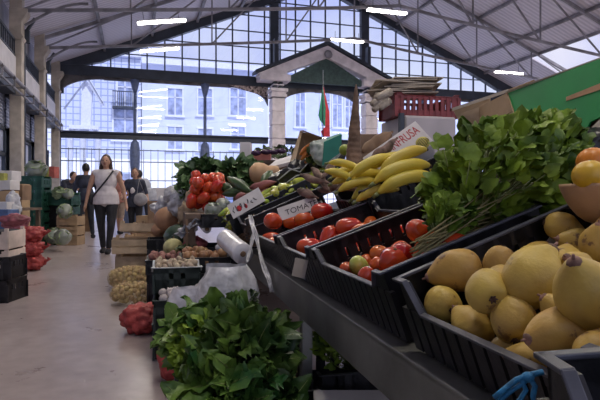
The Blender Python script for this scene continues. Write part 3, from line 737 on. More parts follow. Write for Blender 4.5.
# --------------------------------------------------- bananas
BN = crM(.98, 2.42, 2.95, .80, radians(24))
tag(crate_mesh('fruit_crate', .58, .5, .20, BN, slot=.22), 'black slatted crate holding the bananas on the upper row', 'crate')
ban = mat('banana_skin', (.66, .50, .05), .42, .08, 8, .05, 40, rand=.05, spots=(.25, .18, .04), spot_t=.70, spot_scale=12, col2=(.58, .48, .07))
bant = mat('banana_tip', (.10, .075, .03), .8)
def mk_ban(Lb=.245):
    r = empty('banana'); n = 12; R_ = .25; pts = []; rad = []
    for i in range(n+1):
        u = i/n; a = (u-.5)*Lb/R_; pts.append((R_*sin(a), 0, R_*(1-cos(a)))); rad.append(.030*min(1, .28+2.4*min(u, 1-u)**.8) if u > .1 else .010+.07*u)
    MB().tube(pts, rad, 6, sm=False).build('fruit_body', ban, r, sub=2)
    a = V(pts[0]); b = V(pts[-1]); MB().ell(b, .006, 6, 5).build('blossom_end', bant, r); MB().tube([a, a+(a-V(pts[1])).normalized()*.025], [.009, .007], 6).build('stem', stemg, r)
    return r
BP = [mk_ban()]; BU = [False]
# (px,py,d, angle of the banana in view, sag roll, scale, label)
bl = [
 (404, 151, 2.62, 28, 0, 1.05, 'topmost banana of the big bunch, touching the lettered carton'),
 (404, 162, 2.58, 17, 0, 1.12, 'long banana in the middle of the big bunch'),
 (408, 173, 2.55, 16, 0, 1.10, 'lowest long banana of the big bunch, resting on the crate rim'),
 (371, 161, 2.66, 24, 0, .95, 'banana at the top left of the bunch, next to the tall brown root'),
 (347, 163, 2.72, -16, 0, .70, 'short yellow banana left of the tall root base'),
 (381, 178, 2.62, 48, 0, .80, 'banana pointing steeply down to the crate rim'),
 (344, 174, 2.70, -24, 0, .75, 'banana lying at the left end of the heap'),
 (358, 181, 2.66, 12, 0, .80, 'banana low at the left of the crate'),
 (377, 189, 2.6, 15, 0, .85, 'banana just above the crate rim, below the steep one'),
 (447, 158, 2.75, 22, 0, .8, 'banana end showing right of the carton beside the herbs'),
 (365, 172, 2.74, 5, 0, .9, 'banana tucked behind the steep one'),
 (392, 170, 2.70, 30, 0, .9, 'banana behind the long middle one'),
]
bl += [(352, 168, 2.80, 10, 0, .85, 'banana half hidden behind the tall root base'), (392, 183, 2.64, 20, 0, .9, 'banana lying along the rim under the long ones'), (370, 184, 2.70, 25, 0, .85, 'banana pressed between the crate rim and the steep one'), (385, 158, 2.76, 20, 0, .95, 'banana at the back of the bunch beneath the carton'), (352, 176, 2.74, 5, 0, .8, 'banana in the middle of the left group')]
for (px, py, d, ang, rl, s, lab) in bl:
    s *= 1.12; py += 5 if px > 395 else 1; px -= 3 if px > 395 else 0
    a = radians(ang); xa = RT*cos(a)+UP*sin(a)+FW*.15; xa.normalize(); za = (-UP*cos(a)+RT*sin(a)+FW*.3); za = (za-xa*za.dot(xa)).normalized(); ya = za.cross(xa)
    M = Matrix.Translation(P(px, py, d)) @ Matrix((xa, ya, za)).transposed().to_4x4() @ Matrix.Scale(s, 4)
    use(BP, BU, 0, M, lab, 'banana', 'bananas on the upper crate')
# --------------------------------------------------- leaves and bunches
def leaf(m, base, d, nrm, ln, wd, curl=.4, fold=.3, nu=6, nv=4, wav=.0, lobes=0, seed=0):
    d = V(d).normalized(); nrm = V(nrm); nrm = (nrm-d*nrm.dot(d)).normalized(); s = d.cross(nrm)
    base = V(base)
    def fn(u, v):
        t = (v-.5)*2
        wprof = (sin(pi*min(1, u*.93+.05)**.80))**.55
        if lobes: wprof *= .72+.28*abs(cos(u*pi*lobes))
        w_ = wd*.5*wprof*t; uu = u+ (0.10*(1-abs(t)) if lobes else 0)
        p = base+d*(ln*uu*cos(curl*u*.5))+s*w_
        p += nrm*(-curl*ln*u*u*.5+fold*abs(t)*wd*.5*wprof+wav*ln*.12*sin(u*11+t*3+seed)*abs(t))
        return p
    m.grid(nu, nv, fn)
def rv(rr): return V((rr.gauss(0, 1), rr.gauss(0, 1), rr.gauss(0, 1))).normalized()
def leafy(name, lab, cat, c, rad, n, lsize, lm, sm, seed, root=None, upv=(0, 0, 1), lobes=0, group=None, asp=.75, stemr=.002, wav=.5, front=None, curl=.5, loose=False, vein=False):
    "a bunch of leaves filling an ellipsoid; stems gather at root"
    r = empty(name, V(c)); tag(r, lab, cat, group); rr = random.Random(seed); m = MB(); st = MB(); root = (V(root)-V(c)) if root else V((0, 0, -rad[2]))
    ax = [RT, FW, UP]
    for i in range(n):
        q = rv(rr); k = rr.uniform(.45, 1)**.6
        if front is not None and rr.random() < front and q.y > 0: q.y = -q.y
        p = RT*(q.x*rad[0]*k)+FW*(q.y*rad[1]*k)+UP*(q.z*rad[2]*k)
        p = p*(1+(rr.uniform(0, .5)**1.5 if loose else 0)); out = (p-root).normalized(); d = (out+rv(rr)*.55).normalized(); nn = (rv(rr)*.6+UP*.8-FW*.5)
        ln = lsize*rr.uniform(.65, 1.25); b = p-d*ln*.4
        cu = rr.uniform(.1, curl*1.6); leaf(m, b, d, nn, ln, ln*asp*rr.uniform(.8, 1.15), cu, rr.uniform(.05, .35), 6, 4, wav, lobes, i)
        if vein:
            n1 = (nn-d*nn.dot(d)).normalized(); st.tube([b+d*(ln*u*cos(cu*u*.5))-n1*(cu*ln*u*u*.5-.001) for u in (-.25, 0, .3, .6, .88)], [.0035, .003, .0022, .0014, .0006], 4)
        if i % 3 == 0:
            mid = (b+root)*.5+rv(rr)*rad[0]*.12; st.tube([root+rv(rr)*rad[0]*.07, mid, b], [stemr*1.3, stemr, stemr*.6], 4)
    m.build('leaves', lm, r, fixn=False); st.build('stems', sm, r); return r
# bunch of celery leaf herbs across the second crate
H0 = P(428, 250, 1.42)
HB = leafy('herb_bunch', 'big bunch of fresh green celery leaf herb lying across the tomato and quince crates', 'herb', P(500, 176, 1.50), (.165, .13, .145), 560, .046, leaf2, stemg, 1, P(462, 232, 1.50), lobes=2, asp=1.05, front=.55, loose=True)
leafy('herb_bunch', 'leafy herb spray reaching up in front of the green carton, behind the big bunch', 'herb', P(546, 152, 1.62), (.11, .12, .13), 260, .052, leaf2, stemg, 2, P(500, 215, 1.6), lobes=2, asp=1.0, front=.5)
leafy('herb_bunch', 'low sprig of parsley at the left foot of the big herb bunch', 'herb', P(448, 214, 1.42), (.07, .08, .06), 150, .032, leaf2, stemg, 3, P(440, 238, 1.38), lobes=2, asp=1.0, front=.5)
leafy('herb_bunch', 'bright herb tips leaning left towards the bananas', 'herb', P(440, 193, 1.5), (.055, .06, .028), 34, .052, leaf2, stemg, 13, P(470, 215, 1.42), lobes=2, asp=1.1, front=.5)
m = MB(); rr = random.Random(5)
for i in range(46):
    a = P(414+rr.uniform(-4, 10), 248+rr.uniform(-9, 10), 1.34+rr.uniform(-.02, .03)); b = P(500+rr.uniform(-25, 20), 205+rr.uniform(-22, 22), 1.45+rr.uniform(-.05, .06)); c = (a+b)*.5+UP*rr.uniform(-.008, .01)+RT*rr.uniform(-.01, .01)
    m.tube([a, c, b], [.0022, .002, .0016], 5)
bmesh.ops.translate(m.bm, verts=m.bm.verts, vec=-HB.location); m.build('cut_stems', stemy, HB)['label'] = 'pale cut stems of the bunch lying over the tomatoes'
# --------------------------------------------------- bowl and yellow fruit
bowl_m = mat('bowl_card', (.52, .32, .18), .75, .1, 8, .08, 60)
bw = tag(empty('fruit_bowl', P(616, 199, 1.18)), 'round brown bowl of yellow fruit at the right edge above the quinces', 'bowl')
MB().lathe([(.03, -.055), (.06, -.055), (.095, -.02), (.118, .035), (.112, .035), (.088, -.015), (.055, -.045), (.02, -.046)], 32).build('bowl_wall', bowl_m, bw, sub=1)
yel = mat('yellow_fruit', (.72, .42, .03), .4, .1, 10, .1, 60, rand=.06, coat=.1); ora = mat('orange_fruit', (.75, .25, .02), .42, .1, 10, .15, 90, coat=.1)
def orb(name, p, r, mm, lab, cat, group=None, sq=.93, lump=.03):
    o = empty(name, p); tag(o, lab, cat, group); MB().ell((0, 0, 0), (r, r, r*sq), 18, 12, None, lump, 30, r*100).build('fruit_body', mm, o); MB().ell((0, 0, r*sq*.97), (r*.1, r*.1, r*.05), 8, 5).build('stem_scar', scar, o); return o
orb('yellow_fruit', P(590, 176, 1.14), .036, yel, 'large yellow fruit resting in the brown bowl', 'fruit')
orb('orange', P(593, 162, 1.24), .036, ora, 'orange showing above the large yellow fruit in the bowl', 'fruit')
orb('yellow_fruit', P(626, 174, 1.18), .042, yel, 'yellow fruit in the bowl beyond the right edge of the frame', 'fruit')
orb('orange', P(546, 188, 1.5), .035, ora, 'orange lying in shade left of the brown bowl', 'fruit')
# dark bag behind the bowl
bagb = mat('black_bag', (.018, .018, .022), .3, .2, 10, .3, 30, coat=.2)
def blob(name, p, rad, mm, lab, cat, lump=.35, lf=8, seed=0, seg=28, part=None, group=None, B=None):
    m = MB(); m.ell((0, 0, 0), rad, seg+16, seg//2+12, None, lump, lf, seed)
    for v in m.bm.verts:
        q = v.co*(lf*1.6)+V((seed*2.3, 1, seed)); k = abs(noise.noise(q))+.5*abs(noise.noise(q*2.3)); v.co *= 1+lump*(.35-.9*k)
    o = m.build(name, mm); o.matrix_world = Matrix.Translation(V(p)) @ (B or Matrix.Rotation(-YAW, 4, 'Z')); tag(o, lab, cat, group); return o
blob('black_bag', P(596, 147, 1.7), (.10, .08, .06), bagb, 'crumpled black plastic bag below the torn green carton', 'bag', .4, 14)
blob('black_bag', P(560, 205, 1.62), (.16, .12, .07), bagb, 'dark crumpled bag in shade under the herb leaves beside the bowl', 'bag', .4, 12, 4)
# --------------------------------------------------- green carton and cardboard
gcard = mat('green_carton', (.003, .33, .075), .6, .06, 5, spots=(.25, .35, .25), spot_t=.72, spot_scale=20)
edgec = mat('carton_edge', (.62, .56, .46), .75, .06, 9)
g = tag(empty('green_carton', P(560, 110, 1.9)), 'large green printed carton standing open at the right behind the herbs', 'carton')
def onplane(p, a, b, c, off=0.):
    'slide p along its line of sight onto the plane of the board a b c'
    n = (b-a).cross(c-a).normalized(); o = V((0, 0, CAMZ)); d = p-o; q = o+d*((a-o).dot(n)/d.dot(n)); return q-d.normalized()*off
def panel(pts, mm, nm, par, th=.006):
    "flat cardboard panel through world points (given thickness)"
    o = par.matrix_world.translation.copy() if False else V(par.location)
    pts = [V(p)-o for p in pts]; n = (pts[1]-pts[0]).cross(pts[2]-pts[0]).normalized()*th; k = len(pts)
    m = MB(); m.geo(pts+[p+n for p in pts], [tuple(range(k)), tuple(range(2*k-1, k-1, -1))]+[(i, i+k, (i+1) % k+k, (i+1) % k) for i in range(k)]); return m.build(nm, mm, par)
A_ = P(508, 93, 2.3); B_ = P(640, 44, 1.55); C_ = P(640, 130, 1.5); D_ = P(528, 152, 2.2)
PL = lambda p, off=0.: onplane(p, A_, B_, C_, off); D_ = PL(D_); DL_ = D_+(D_-A_)*((1.07-D_.z)/(D_.z-A_.z)); CL_ = C_+(C_-B_)*((1.07-C_.z)/(C_.z-B_.z)); NB_ = DL_.lerp(CL_, .45); panel([A_, B_, C_, CL_, PL(P(612, 128, 1.66)), PL(P(600, 117, 1.72)), PL(P(590, 122, 1.8)), PL(P(580, 141, 1.85)), NB_, DL_], gcard, 'green_side', g)
panel([P(506, 91.5, 2.3), P(642, 42, 1.55), P(642, 44, 1.55), P(508, 93, 2.3)], edgec, 'top_edge', g, .006)
panel([PL(P(566, 97, 1.86), .004), PL(P(638, 68, 1.46), .004), PL(P(638, 77, 1.46), .004), PL(P(566, 101, 1.86), .004)], bowl_m, 'printed_band', g, .004)
panel([PL(P(578, 141, 1.82), .004), PL(P(602, 117, 1.66), .004), PL(P(606, 124, 1.62), .004), PL(P(590, 146, 1.76), .004)], edgec, 'torn_edge', g, .004)
panel([A_, P(508, 93, 2.3)+FW*.45, DL_+FW*.4, DL_], tan_, 'end_flap', g); panel([P(508, 93, 2.3)+FW*.45, B_+FW*.45, CL_+FW*.4, DL_+FW*.4], tan_, 'back_side', g)
panel([B_, B_+FW*.45, CL_+FW*.4, CL_], tan_, 'inner_side', g)
xt = tag(empty('stall_table', V((P(560, 150, 1.95).x, P(560, 150, 1.95).y, 0)), -SY-.35), 'dark table under the green carton behind the herbs', 'table'); MB().box(-.15, .6, -.6, .55, 1.02, 1.06).build('tabletop', mat('stall_wood', (.16, .11, .08), .8, .2, 5), xt)
for x in (-.1, .55):
    for y in (-.55, .5): MB().box(x-.03, x+.03, y-.03, y+.03, 0, 1.02).build('leg', MATS['stall_wood'], xt)
t2 = tag(empty('cardboard_box', P(490, 110, 2.7)), 'open tan cardboard box with long pale rim left of the green carton', 'box')
panel([P(452, 108, 2.75), P(508, 89, 2.5), P(508, 92, 2.5), P(452, 111, 2.75)], edgec, 'rim', t2, .004)
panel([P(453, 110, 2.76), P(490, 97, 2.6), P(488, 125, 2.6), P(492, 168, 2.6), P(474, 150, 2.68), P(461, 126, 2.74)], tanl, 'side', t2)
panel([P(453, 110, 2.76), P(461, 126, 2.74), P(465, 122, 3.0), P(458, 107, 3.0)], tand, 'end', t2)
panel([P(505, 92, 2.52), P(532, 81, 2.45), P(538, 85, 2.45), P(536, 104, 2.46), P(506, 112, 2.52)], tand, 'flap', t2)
panel([P(508, 90, 2.50), P(534, 80, 2.43), P(538, 84, 2.43), P(510, 96, 2.5)], tan_, 'flap', t2)
# --------------------------------------------------- lettered carton behind the bananas
wc = mat('white_carton', (.80, .76, .74), .7, .05, 6)
dcar = 2.95
ln = empty('lettered_carton', P(406, 150, dcar)); tag(ln, 'white carton with red lettering ANFRUSA and a melon drawing, tilted behind the bananas', 'carton')
ro = radians(35); xa = (RT*cos(ro)+UP*sin(ro)); na = (-FW*.86+UP*.5); na = (na-xa*na.dot(xa)).normalized(); ya = na.cross(xa)
LM = Matrix.Translation(P(403, 144, dcar)) @ Matrix((xa, ya, na)).transposed().to_4x4(); ln.matrix_world = LM
MB().box(-.22, .135, -.10, .072, -.30, 0).build('carton_body', wc, ln, bevel=.002)
pane_text('ANFRUSA', .075, redink, ln, Matrix.Translation((.015, .022, .001)), 'lettering', sx=.62)
melm = mat('melon_print', (.55, .48, .10), .6); 
m = MB(); m.lathe([(.001, 0), (.038, 0), (.038, .001), (.001, .001)], 20, Matrix.Translation((.085, -.062, .0005))); m.build('melon_drawing', melm, ln)
m = MB()
for k in range(-3, 4): m.tube([(.085+k*.009, -.062-.03*cos(k*.4), .002), (.085+k*.012, -.062, .002), (.085+k*.009, -.062+.03*cos(k*.4), .002)], .0018, 4)
m.build('melon_lines', ink, ln)
# tall tapering root and its tubers
rootm = mat('tall_root_skin', (.22, .14, .095), .85, .25, 10, .6, 40)
tr = tag(empty('tall_root', P(353, 182, 2.95)), 'tall tapering brown root standing upright behind the bananas', 'root')
m = MB(); pf = []
for i in range(91):
    u = i/90; z = u*.585; rr_ = .054*(1-u)**.8+.03*math.exp(-(u/.13)**2)+.003; rr_ *= 1+.035*sin(u*120)+.02*sin(u*37); pf.append((rr_, z-.05))
m.lathe(pf, 20, rotm(0, radians(2), 0), .004, 14, 3); m.build('root_body', rootm, tr)
def tuber(name, p, q, r0, mm, lab, cat, lump=.015, group=None, seg=12, seed=0, tip=.35):
    p, q = V(p), V(q); L_ = (q-p).length; n = 12; pf = [(r0*max(.08, sin(pi*min(.98, max(.03, u/n)))**.6*(1-(1-tip)*(u/n))), L_*u/n) for u in range(n+1)]
    o = empty(name, p); tag(o, lab, cat, group); m = MB(); m.lathe(pf, seg, align(q-p), lump, 18, seed); m.build('body', mm, o); m = MB(); m.ell(q-p, r0*.16, 6, 5); m.build('tip', tand, o); return o
tuber('cassava_root', P(372, 160, 2.84), P(397, 138, 2.84), .042, taro_m, 'knobbly brown cassava leaning against the lettered carton', 'root', .02)
tuber('cassava_root', P(362, 152, 3.05), P(392, 132, 3.1), .05, tand, 'dark brown cassava behind the white carton and the tall root', 'root', .02, seed=2)
for k, (a, b, c, d_, r_, l) in enumerate([(300, 175, 332, 184, .03, 'brown taro root left of the bananas with a pointed end'), (312, 168, 330, 192, .035, 'brown taro root slanting down beside the short banana'), (318, 190, 345, 186, .035, 'pale taro root at the foot of the short bananas'), (298, 190, 318, 198, .035, 'round grey taro root behind the crate rim'), (335, 163, 322, 178, .03, 'papery brown root right under the green fruit')]):
    tuber('taro_root', P(a, b, 3.25), P(c, d_, 3.15), r_, taro_m, l, 'root', .02, None, 14, k)
orb('green_fruit', P(345, 150, 3.1), .035, mat('green_fruit', (.32, .42, .06), .35, .1, 10), 'round yellow-green fruit left of the tall root', 'fruit')
# =================================================================== FOREGROUND GREENS IN THE AISLE
def onfloor(px, d, z=0.):
    p = P(px, HY, d); p.z = z; return p
def box_crate(name, lab, p, w, l, h, rz, mm, cat='crate', group=None, slot=.4, rim=None, parts=True):
    M = Matrix.Translation(p) @ Matrix.Rotation(rz, 4, 'Z') @ Matrix.Translation((-w/2, 0, 0))
    o = crate_mesh(name, w, l, h, M, mm, rim or mm, low=.8, slot=slot, pitch=.06); tag(o, lab, cat, group); return o
hz = box_crate('produce_crate', 'dark plastic crate holding the spinach bunches on the aisle floor', onfloor(247, 1.95, .0), .4, .5, .20, -SY, black)
GB = [(212, 334, 1.88, .13, .11, .10, 40, 'leafy spinach bunch at the upper left of the heap, against the plastic bag'),
      (250, 338, 2.05, .13, .12, .10, 40, 'spinach bunch at the top right of the heap beside the steel leg'),
      (202, 352, 1.8, .10, .11, .12, 60, 'frilly light green bunch at the left edge of the heap'),
      (238, 352, 1.78, .13, .12, .11, 44, 'spinach bunch in the middle of the heap with long flat leaves'),
      (266, 356, 1.9, .09, .12, .12, 40, 'dark spinach bunch right of the middle one, next to the steel leg'),
      (225, 394, 1.65, .15, .12, .11, 40, 'lowest spinach bunch with a broad leaf reaching left'),
      (262, 398, 1.75, .11, .12, .11, 36, 'spinach bunch at the bottom of the frame right of the broad leaf')]
for k, (px, py, d, a, b, c, n, lab) in enumerate(GB):
    fr = k == 2
    leafy('spinach_bunch', lab, 'greens', P(px, py, d), (a, b, c), n*3 if fr else int(n*2.6), (.05 if fr else .145), leaf2 if fr else (leaf1 if k not in (0, 5) else mat('spinach_leaf_light', (.105, .18, .028), .42, .3, 9, .25, 50, col2=(.02, .085, .02), spec=.4)), stemg, 20+k, P(px+22, py+26, d+.1), asp=.52 if not fr else .8, wav=.9, front=.85, curl=.7, lobes=2 if fr else 0, stemr=.003, vein=not fr)
# dark backing crate stack seen between leaves and stand
# greens and tray under the stand
leafy('loose_greens', 'loose pale green herbs lying in shade under the steel rail', 'greens', onfloor(350, 2.2, .35), (.15, .14, .09), 160, .06, leaf2, stemg, 40, asp=.4, wav=.8)
box_crate('produce_crate', 'dark crate under the stand holding loose herbs', onfloor(352, 2.25, 0), .4, .5, .30, -SY, black)
tray = tag(MB().box(-.16, .16, -.12, .12, 0, .03).build('foam_tray', whitep, bevel=.008), 'flat whitish tray at the bottom of the frame under the rail', 'tray'); tray.location = onfloor(362, 1.8, .24); tray.rotation_euler = (0, 0, -YAW)
box_crate('produce_crate', 'black crate under the stand carrying the whitish tray', onfloor(364, 1.82, 0), .34, .4, .24, -SY, black)
# --------------------------------------------------- translucent bags
bagm, n = nt('clear_bag'); N = n.nodes; L = n.links
out = N.new('ShaderNodeOutputMaterial'); t = N.new('ShaderNodeBsdfTransparent'); t.inputs[0].default_value = (.85, .85, .87, 1); b = N.new('ShaderNodeBsdfPrincipled'); b.inputs['Base Color'].default_value = (.95, .95, .97, 1); b.inputs['Roughness'].default_value = .3
mx = N.new('ShaderNodeMixShader'); tc = N.new('ShaderNodeTexCoord'); nz = N.new('ShaderNodeTexNoise'); nz.inputs['Scale'].default_value = 14; L.new(tc.outputs['Object'], nz.inputs[0]); mr = N.new('ShaderNodeMapRange'); mr.inputs[1].default_value = .35; mr.inputs[2].default_value = .7; mr.inputs[3].default_value = .35; mr.inputs[4].default_value = .85
L.new(nz.outputs[0], mr.inputs[0]); L.new(mr.outputs[0], mx.inputs[0]); L.new(t.outputs[0], mx.inputs[1]); L.new(b.outputs[0], mx.inputs[2]); L.new(mx.outputs[0], out.inputs[0])
bp_ = N.new('ShaderNodeBump'); bp_.inputs['Strength'].default_value = .8; bp_.inputs['Distance'].default_value = .02; n4 = N.new('ShaderNodeTexNoise'); n4.inputs['Scale'].default_value = 20; L.new(tc.outputs['Object'], n4.inputs[0]); L.new(n4.outputs[0], bp_.inputs['Height']); L.new(bp_.outputs[0], b.inputs['Normal'])
whitebag = mat('white_bag', (.46, .47, .52), .45, .1, 12, .7, 18, coat=.1)
def openbag(name, lab, p, prof, mm, seed, lump=.03, seg=30, B=None, cat='bag'):
    m = MB(); vs = []; n = len(prof)
    for i, (rx, ry, z) in enumerate(prof):
        for k in range(seg):
            a = 2*pi*k/seg; v = V((rx*cos(a), ry*sin(a), z)); q = noise.noise(v*9+V((seed*3., 0, 0))); q2 = noise.noise(v*22+V((seed, 5, 0)))
            v = v*(1+0)+V((cos(a), sin(a), .3))*(lump*(q+.5*q2)); vs.append(v)
    fs = [(i*seg+k, i*seg+(k+1) % seg, (i+1)*seg+(k+1) % seg, (i+1)*seg+k) for i in range(n-1) for k in range(seg)]+[tuple(range(seg))]
    m.geo(vs, fs, None, True); o = m.build(name, mm, fixn=False); o.matrix_world = Matrix.Translation(V(p)) @ (B or Matrix.Rotation(-YAW, 4, 'Z')); tag(o, lab, cat); return o
openbag('clear_plastic_bag', 'open clear plastic bag standing behind the spinach with dark parsley inside', P(226, 318, 2.35), [(.06, .06, 0), (.11, .10, .02), (.14, .12, .10), (.125, .11, .16), (.10, .10, .20), (.085, .08, .23)], bagm, 1)
leafy('parsley_bunch', 'dark parsley bunch inside the clear plastic bag', 'herb', P(242, 298, 2.3), (.07, .05, .04), 110, .028, leafd, stemg, 41, lobes=2, asp=.9)
openbag('clear_plastic_bag', 'thin white carrier bag hanging at the left of the spinach, by the garlic crate', P(186, 352, 2.35), [(.015, .012, 0), (.05, .03, .02), (.075, .04, .12), (.085, .045, .22), (.07, .04, .28)], bagm, 6, .025)
box_crate('produce_crate', 'dark crate on the floor under the clear plastic bags', onfloor(222, 2.5, 0), .42, .42, .40, -SY, black)
# --------------------------------------------------- crate stack with mushrooms and garlic
mush = mat('mushroom_skin', (.50, .40, .29), .8, .15, 30, rand=.1); garl = mat('garlic_skin', (.58, .52, .50), .75, .12, 30, rand=.08)
dkg = mat('dark_green_plastic', (.02, .035, .03), .45, .15, 6); palerim = mat('pale_rim', (.45, .48, .50), .5, .1, 8)
rzc = -radians(3)
C0 = onfloor(177, 3.45, 0)
box_crate('produce_crate', 'lowest dark crate of the stack beside the red net bag', C0, .28, .5, .20, rzc, dkg, rim=dkg)
box_crate('produce_crate', 'dark crate of white garlic in the middle of the stack', C0+V((0, -.12, .20)), .28, .5, .16, rzc, dkg, rim=dkg)
topc = C0+V((0, .05, .372)); box_crate('produce_crate', 'dark green crate of mushrooms with a pale rim, on top of the stack', topc, .28, .42, .15, rzc, dkg, rim=palerim)
def fruit_fill(protos, used, CM, W_, L_, n, r, seed, lab, cat, group, base_r, z0=0, zmax=.3, rx=(0, 6)):
    for k, (x, y, z, q) in enumerate(packn(0, W_, -L_/2, L_/2, n, r, seed, (), zmax)):
        rr = random.Random(k+seed); M = CM @ Matrix.Translation((x, y, z+z0)) @ rotm(rr.uniform(*rx), rr.uniform(0, 6), rr.uniform(0, 6)) @ Matrix.Scale(q/base_r, 4)
        use(protos, used, k, M, lab, cat, group)
def simple_proto(name, rad, mm, lump=.1, seg=12, stem=None):
    o = empty(name); MB().ell((0, 0, 0), rad, seg, 8, None, lump, 25, rad[0]*100).build('body', mm, o)
    if stem: MB().tube([(0, 0, rad[2]*.9), (0, 0, rad[2]*1.35)], [rad[0]*.3, rad[0]*.12], 6).build('stem', stem, o)
    return o
MP = [simple_proto('mushroom', (.022, .022, .015), mush)]; 
fruit_fill(MP, [False], Matrix.Translation(topc) @ Matrix.Rotation(rzc, 4, 'Z') @ Matrix.Translation((-.135, 0, .09)), .27, .4, 80, .022, 3, 'beige mushroom in the top crate of the stack by the aisle', 'mushroom', 'mushrooms in the top crate', .022, zmax=.08)
GPm = [simple_proto('garlic_bulb', (.024, .024, .02), garl, .15, 12, garl)]
fruit_fill(GPm, [False], Matrix.Translation(C0+V((0, -.28, .31))) @ Matrix.Rotation(rzc, 4, 'Z') @ Matrix.Translation((-.13, 0, -.03)), .26, .2, 46, .026, 4, 'white garlic bulb heaped on the front of the middle crate', 'garlic', 'garlic in the middle crate', .024, zmax=.13)
# --------------------------------------------------- net sacks of potatoes on the floor
pot = mat('potato_skin', (.50, .36, .17), .7, .12, 20, rand=.1); 
netm, n = nt('fine_net'); N = n.nodes; L = n.links
def net_material(name, col, scale, dens):
    m, n = nt(name); N = n.nodes; L = n.links
    out = N.new('ShaderNodeOutputMaterial'); t = N.new('ShaderNodeBsdfTransparent'); b = N.new('ShaderNodeBsdfPrincipled'); b.inputs['Base Color'].default_value = (*col, 1); b.inputs['Roughness'].default_value = .5
    mx = N.new('ShaderNodeMixShader'); tc = N.new('ShaderNodeTexCoord'); v = N.new('ShaderNodeTexVoronoi'); v.feature = 'DISTANCE_TO_EDGE'; v.inputs['Scale'].default_value = scale
    L.new(tc.outputs['Object'], v.inputs['Vector']); mr = N.new('ShaderNodeMapRange'); mr.inputs[1].default_value = dens; mr.inputs[2].default_value = dens+.02; mr.inputs[3].default_value = .85; mr.inputs[4].default_value = .12
    L.new(v.outputs['Distance'], mr.inputs[0]); L.new(mr.outputs[0], mx.inputs[0]); L.new(t.outputs[0], mx.inputs[1]); L.new(b.outputs[0], mx.inputs[2]); L.new(mx.outputs[0], out.inputs[0]); return m
ynet = net_material('yellow_net', (.55, .42, .20), 60, .045)
PT = [simple_proto('potato', (.030, .024, .022), pot, .15, 10)]; PUt = [False]
def netbag(px, py, w_, dd, h_, lab, plab, grp, seed):
    c = G(px, py); rr = random.Random(seed); c = c+V((FW.x, FW.y, 0))*dd*.5
    B = Matrix.Translation(c) @ Matrix.Rotation(-YAW-.1, 4, 'Z')
    pts = []
    tries = 0
    while len(pts) < 95 and tries < 6000:
        tries += 1; q = rv(rr)
        if q.z < -.5 or q.y > .45: continue
        p = V((math.copysign(abs(q.x)**.75, q.x)*w_*.46, math.copysign(abs(q.y)**.75, q.y)*dd*.44, h_*.5+math.copysign(abs(q.z)**.75, q.z)*h_*.42))
        if all((p-o).length > .038 for o in pts): pts.append(p)
    for k, p in enumerate(pts):
        use(PT, PUt, 0, B @ Matrix.Translation(p) @ rotm(rr.uniform(0, 6), rr.uniform(0, 6), rr.uniform(0, 6)), plab, 'potato', grp)
    m = MB(); m.grid(28, 18, lambda u, v: V((math.copysign(abs(cos(pi*u))**.8, -cos(pi*u))*w_*.5*1.03, 0, 0))+ (sin(pi*u)**.45)*V((0, cos(2*pi*v)*dd*.49, sin(2*pi*v)*h_*.48))+V((0, 0, h_*.5)))
    o = m.build('net_sack', ynet); o.matrix_world = B; tag(o, lab, 'sack', 'net sacks of potatoes'); return o
netbag(132, 307, .44, .26, .19, 'pale net sack of small potatoes lying in front on the aisle floor', 'small potato inside the front net sack', 'potatoes in the front net sack', 3)
netbag(131, 292, .54, .30, .24, 'pale net sack of small potatoes lying behind the front one by the wooden crate', 'small potato inside the rear net sack', 'potatoes in the rear net sack', 4)
# red net sacks
rednet = mat('red_net', (.36, .05, .045), .6, .25, 14, .8, 45, col2=(.25, .03, .03))
def redsack(p, rad, lab, seed, grp=None, rz=0.):
    p = V(p); m = MB()
    def fn(u, v):
        a = 2*pi*v; s = sin(pi*u)**.55; q = V((s*cos(a)*rad[0], s*sin(a)*rad[1], -cos(pi*u)*rad[2]))
        k = noise.voronoi(q*15+V((seed*3, 0, 0)))[0][0]; return q*(1.08-.34*min(k, .8)+.08*noise.noise(q*9))
    m.grid(40, 60, fn); o = empty('red_net_sack', p, -YAW+rz); tag(o, lab, 'sack', grp); m.build('net', rednet, o)
    m = MB(); m.tube([(rad[0]*.85, 0, 0), (rad[0]*1.12, 0, .02), (rad[0]*1.2, .01, .05)], [.03, .012, .03], 8); m.build('tied_neck', rednet, o); return o
redsack(G(143, 336)+V((0, .12, .10)), (.16, .16, .105), 'red net sack lying on the aisle floor beside the dark crate stack', 1)
redsack(G(172, 385)+V((.0, .1, .10)), (.075, .10, .10), 'small bag of red vegetables on the floor at the foot of the spinach heap', 2)
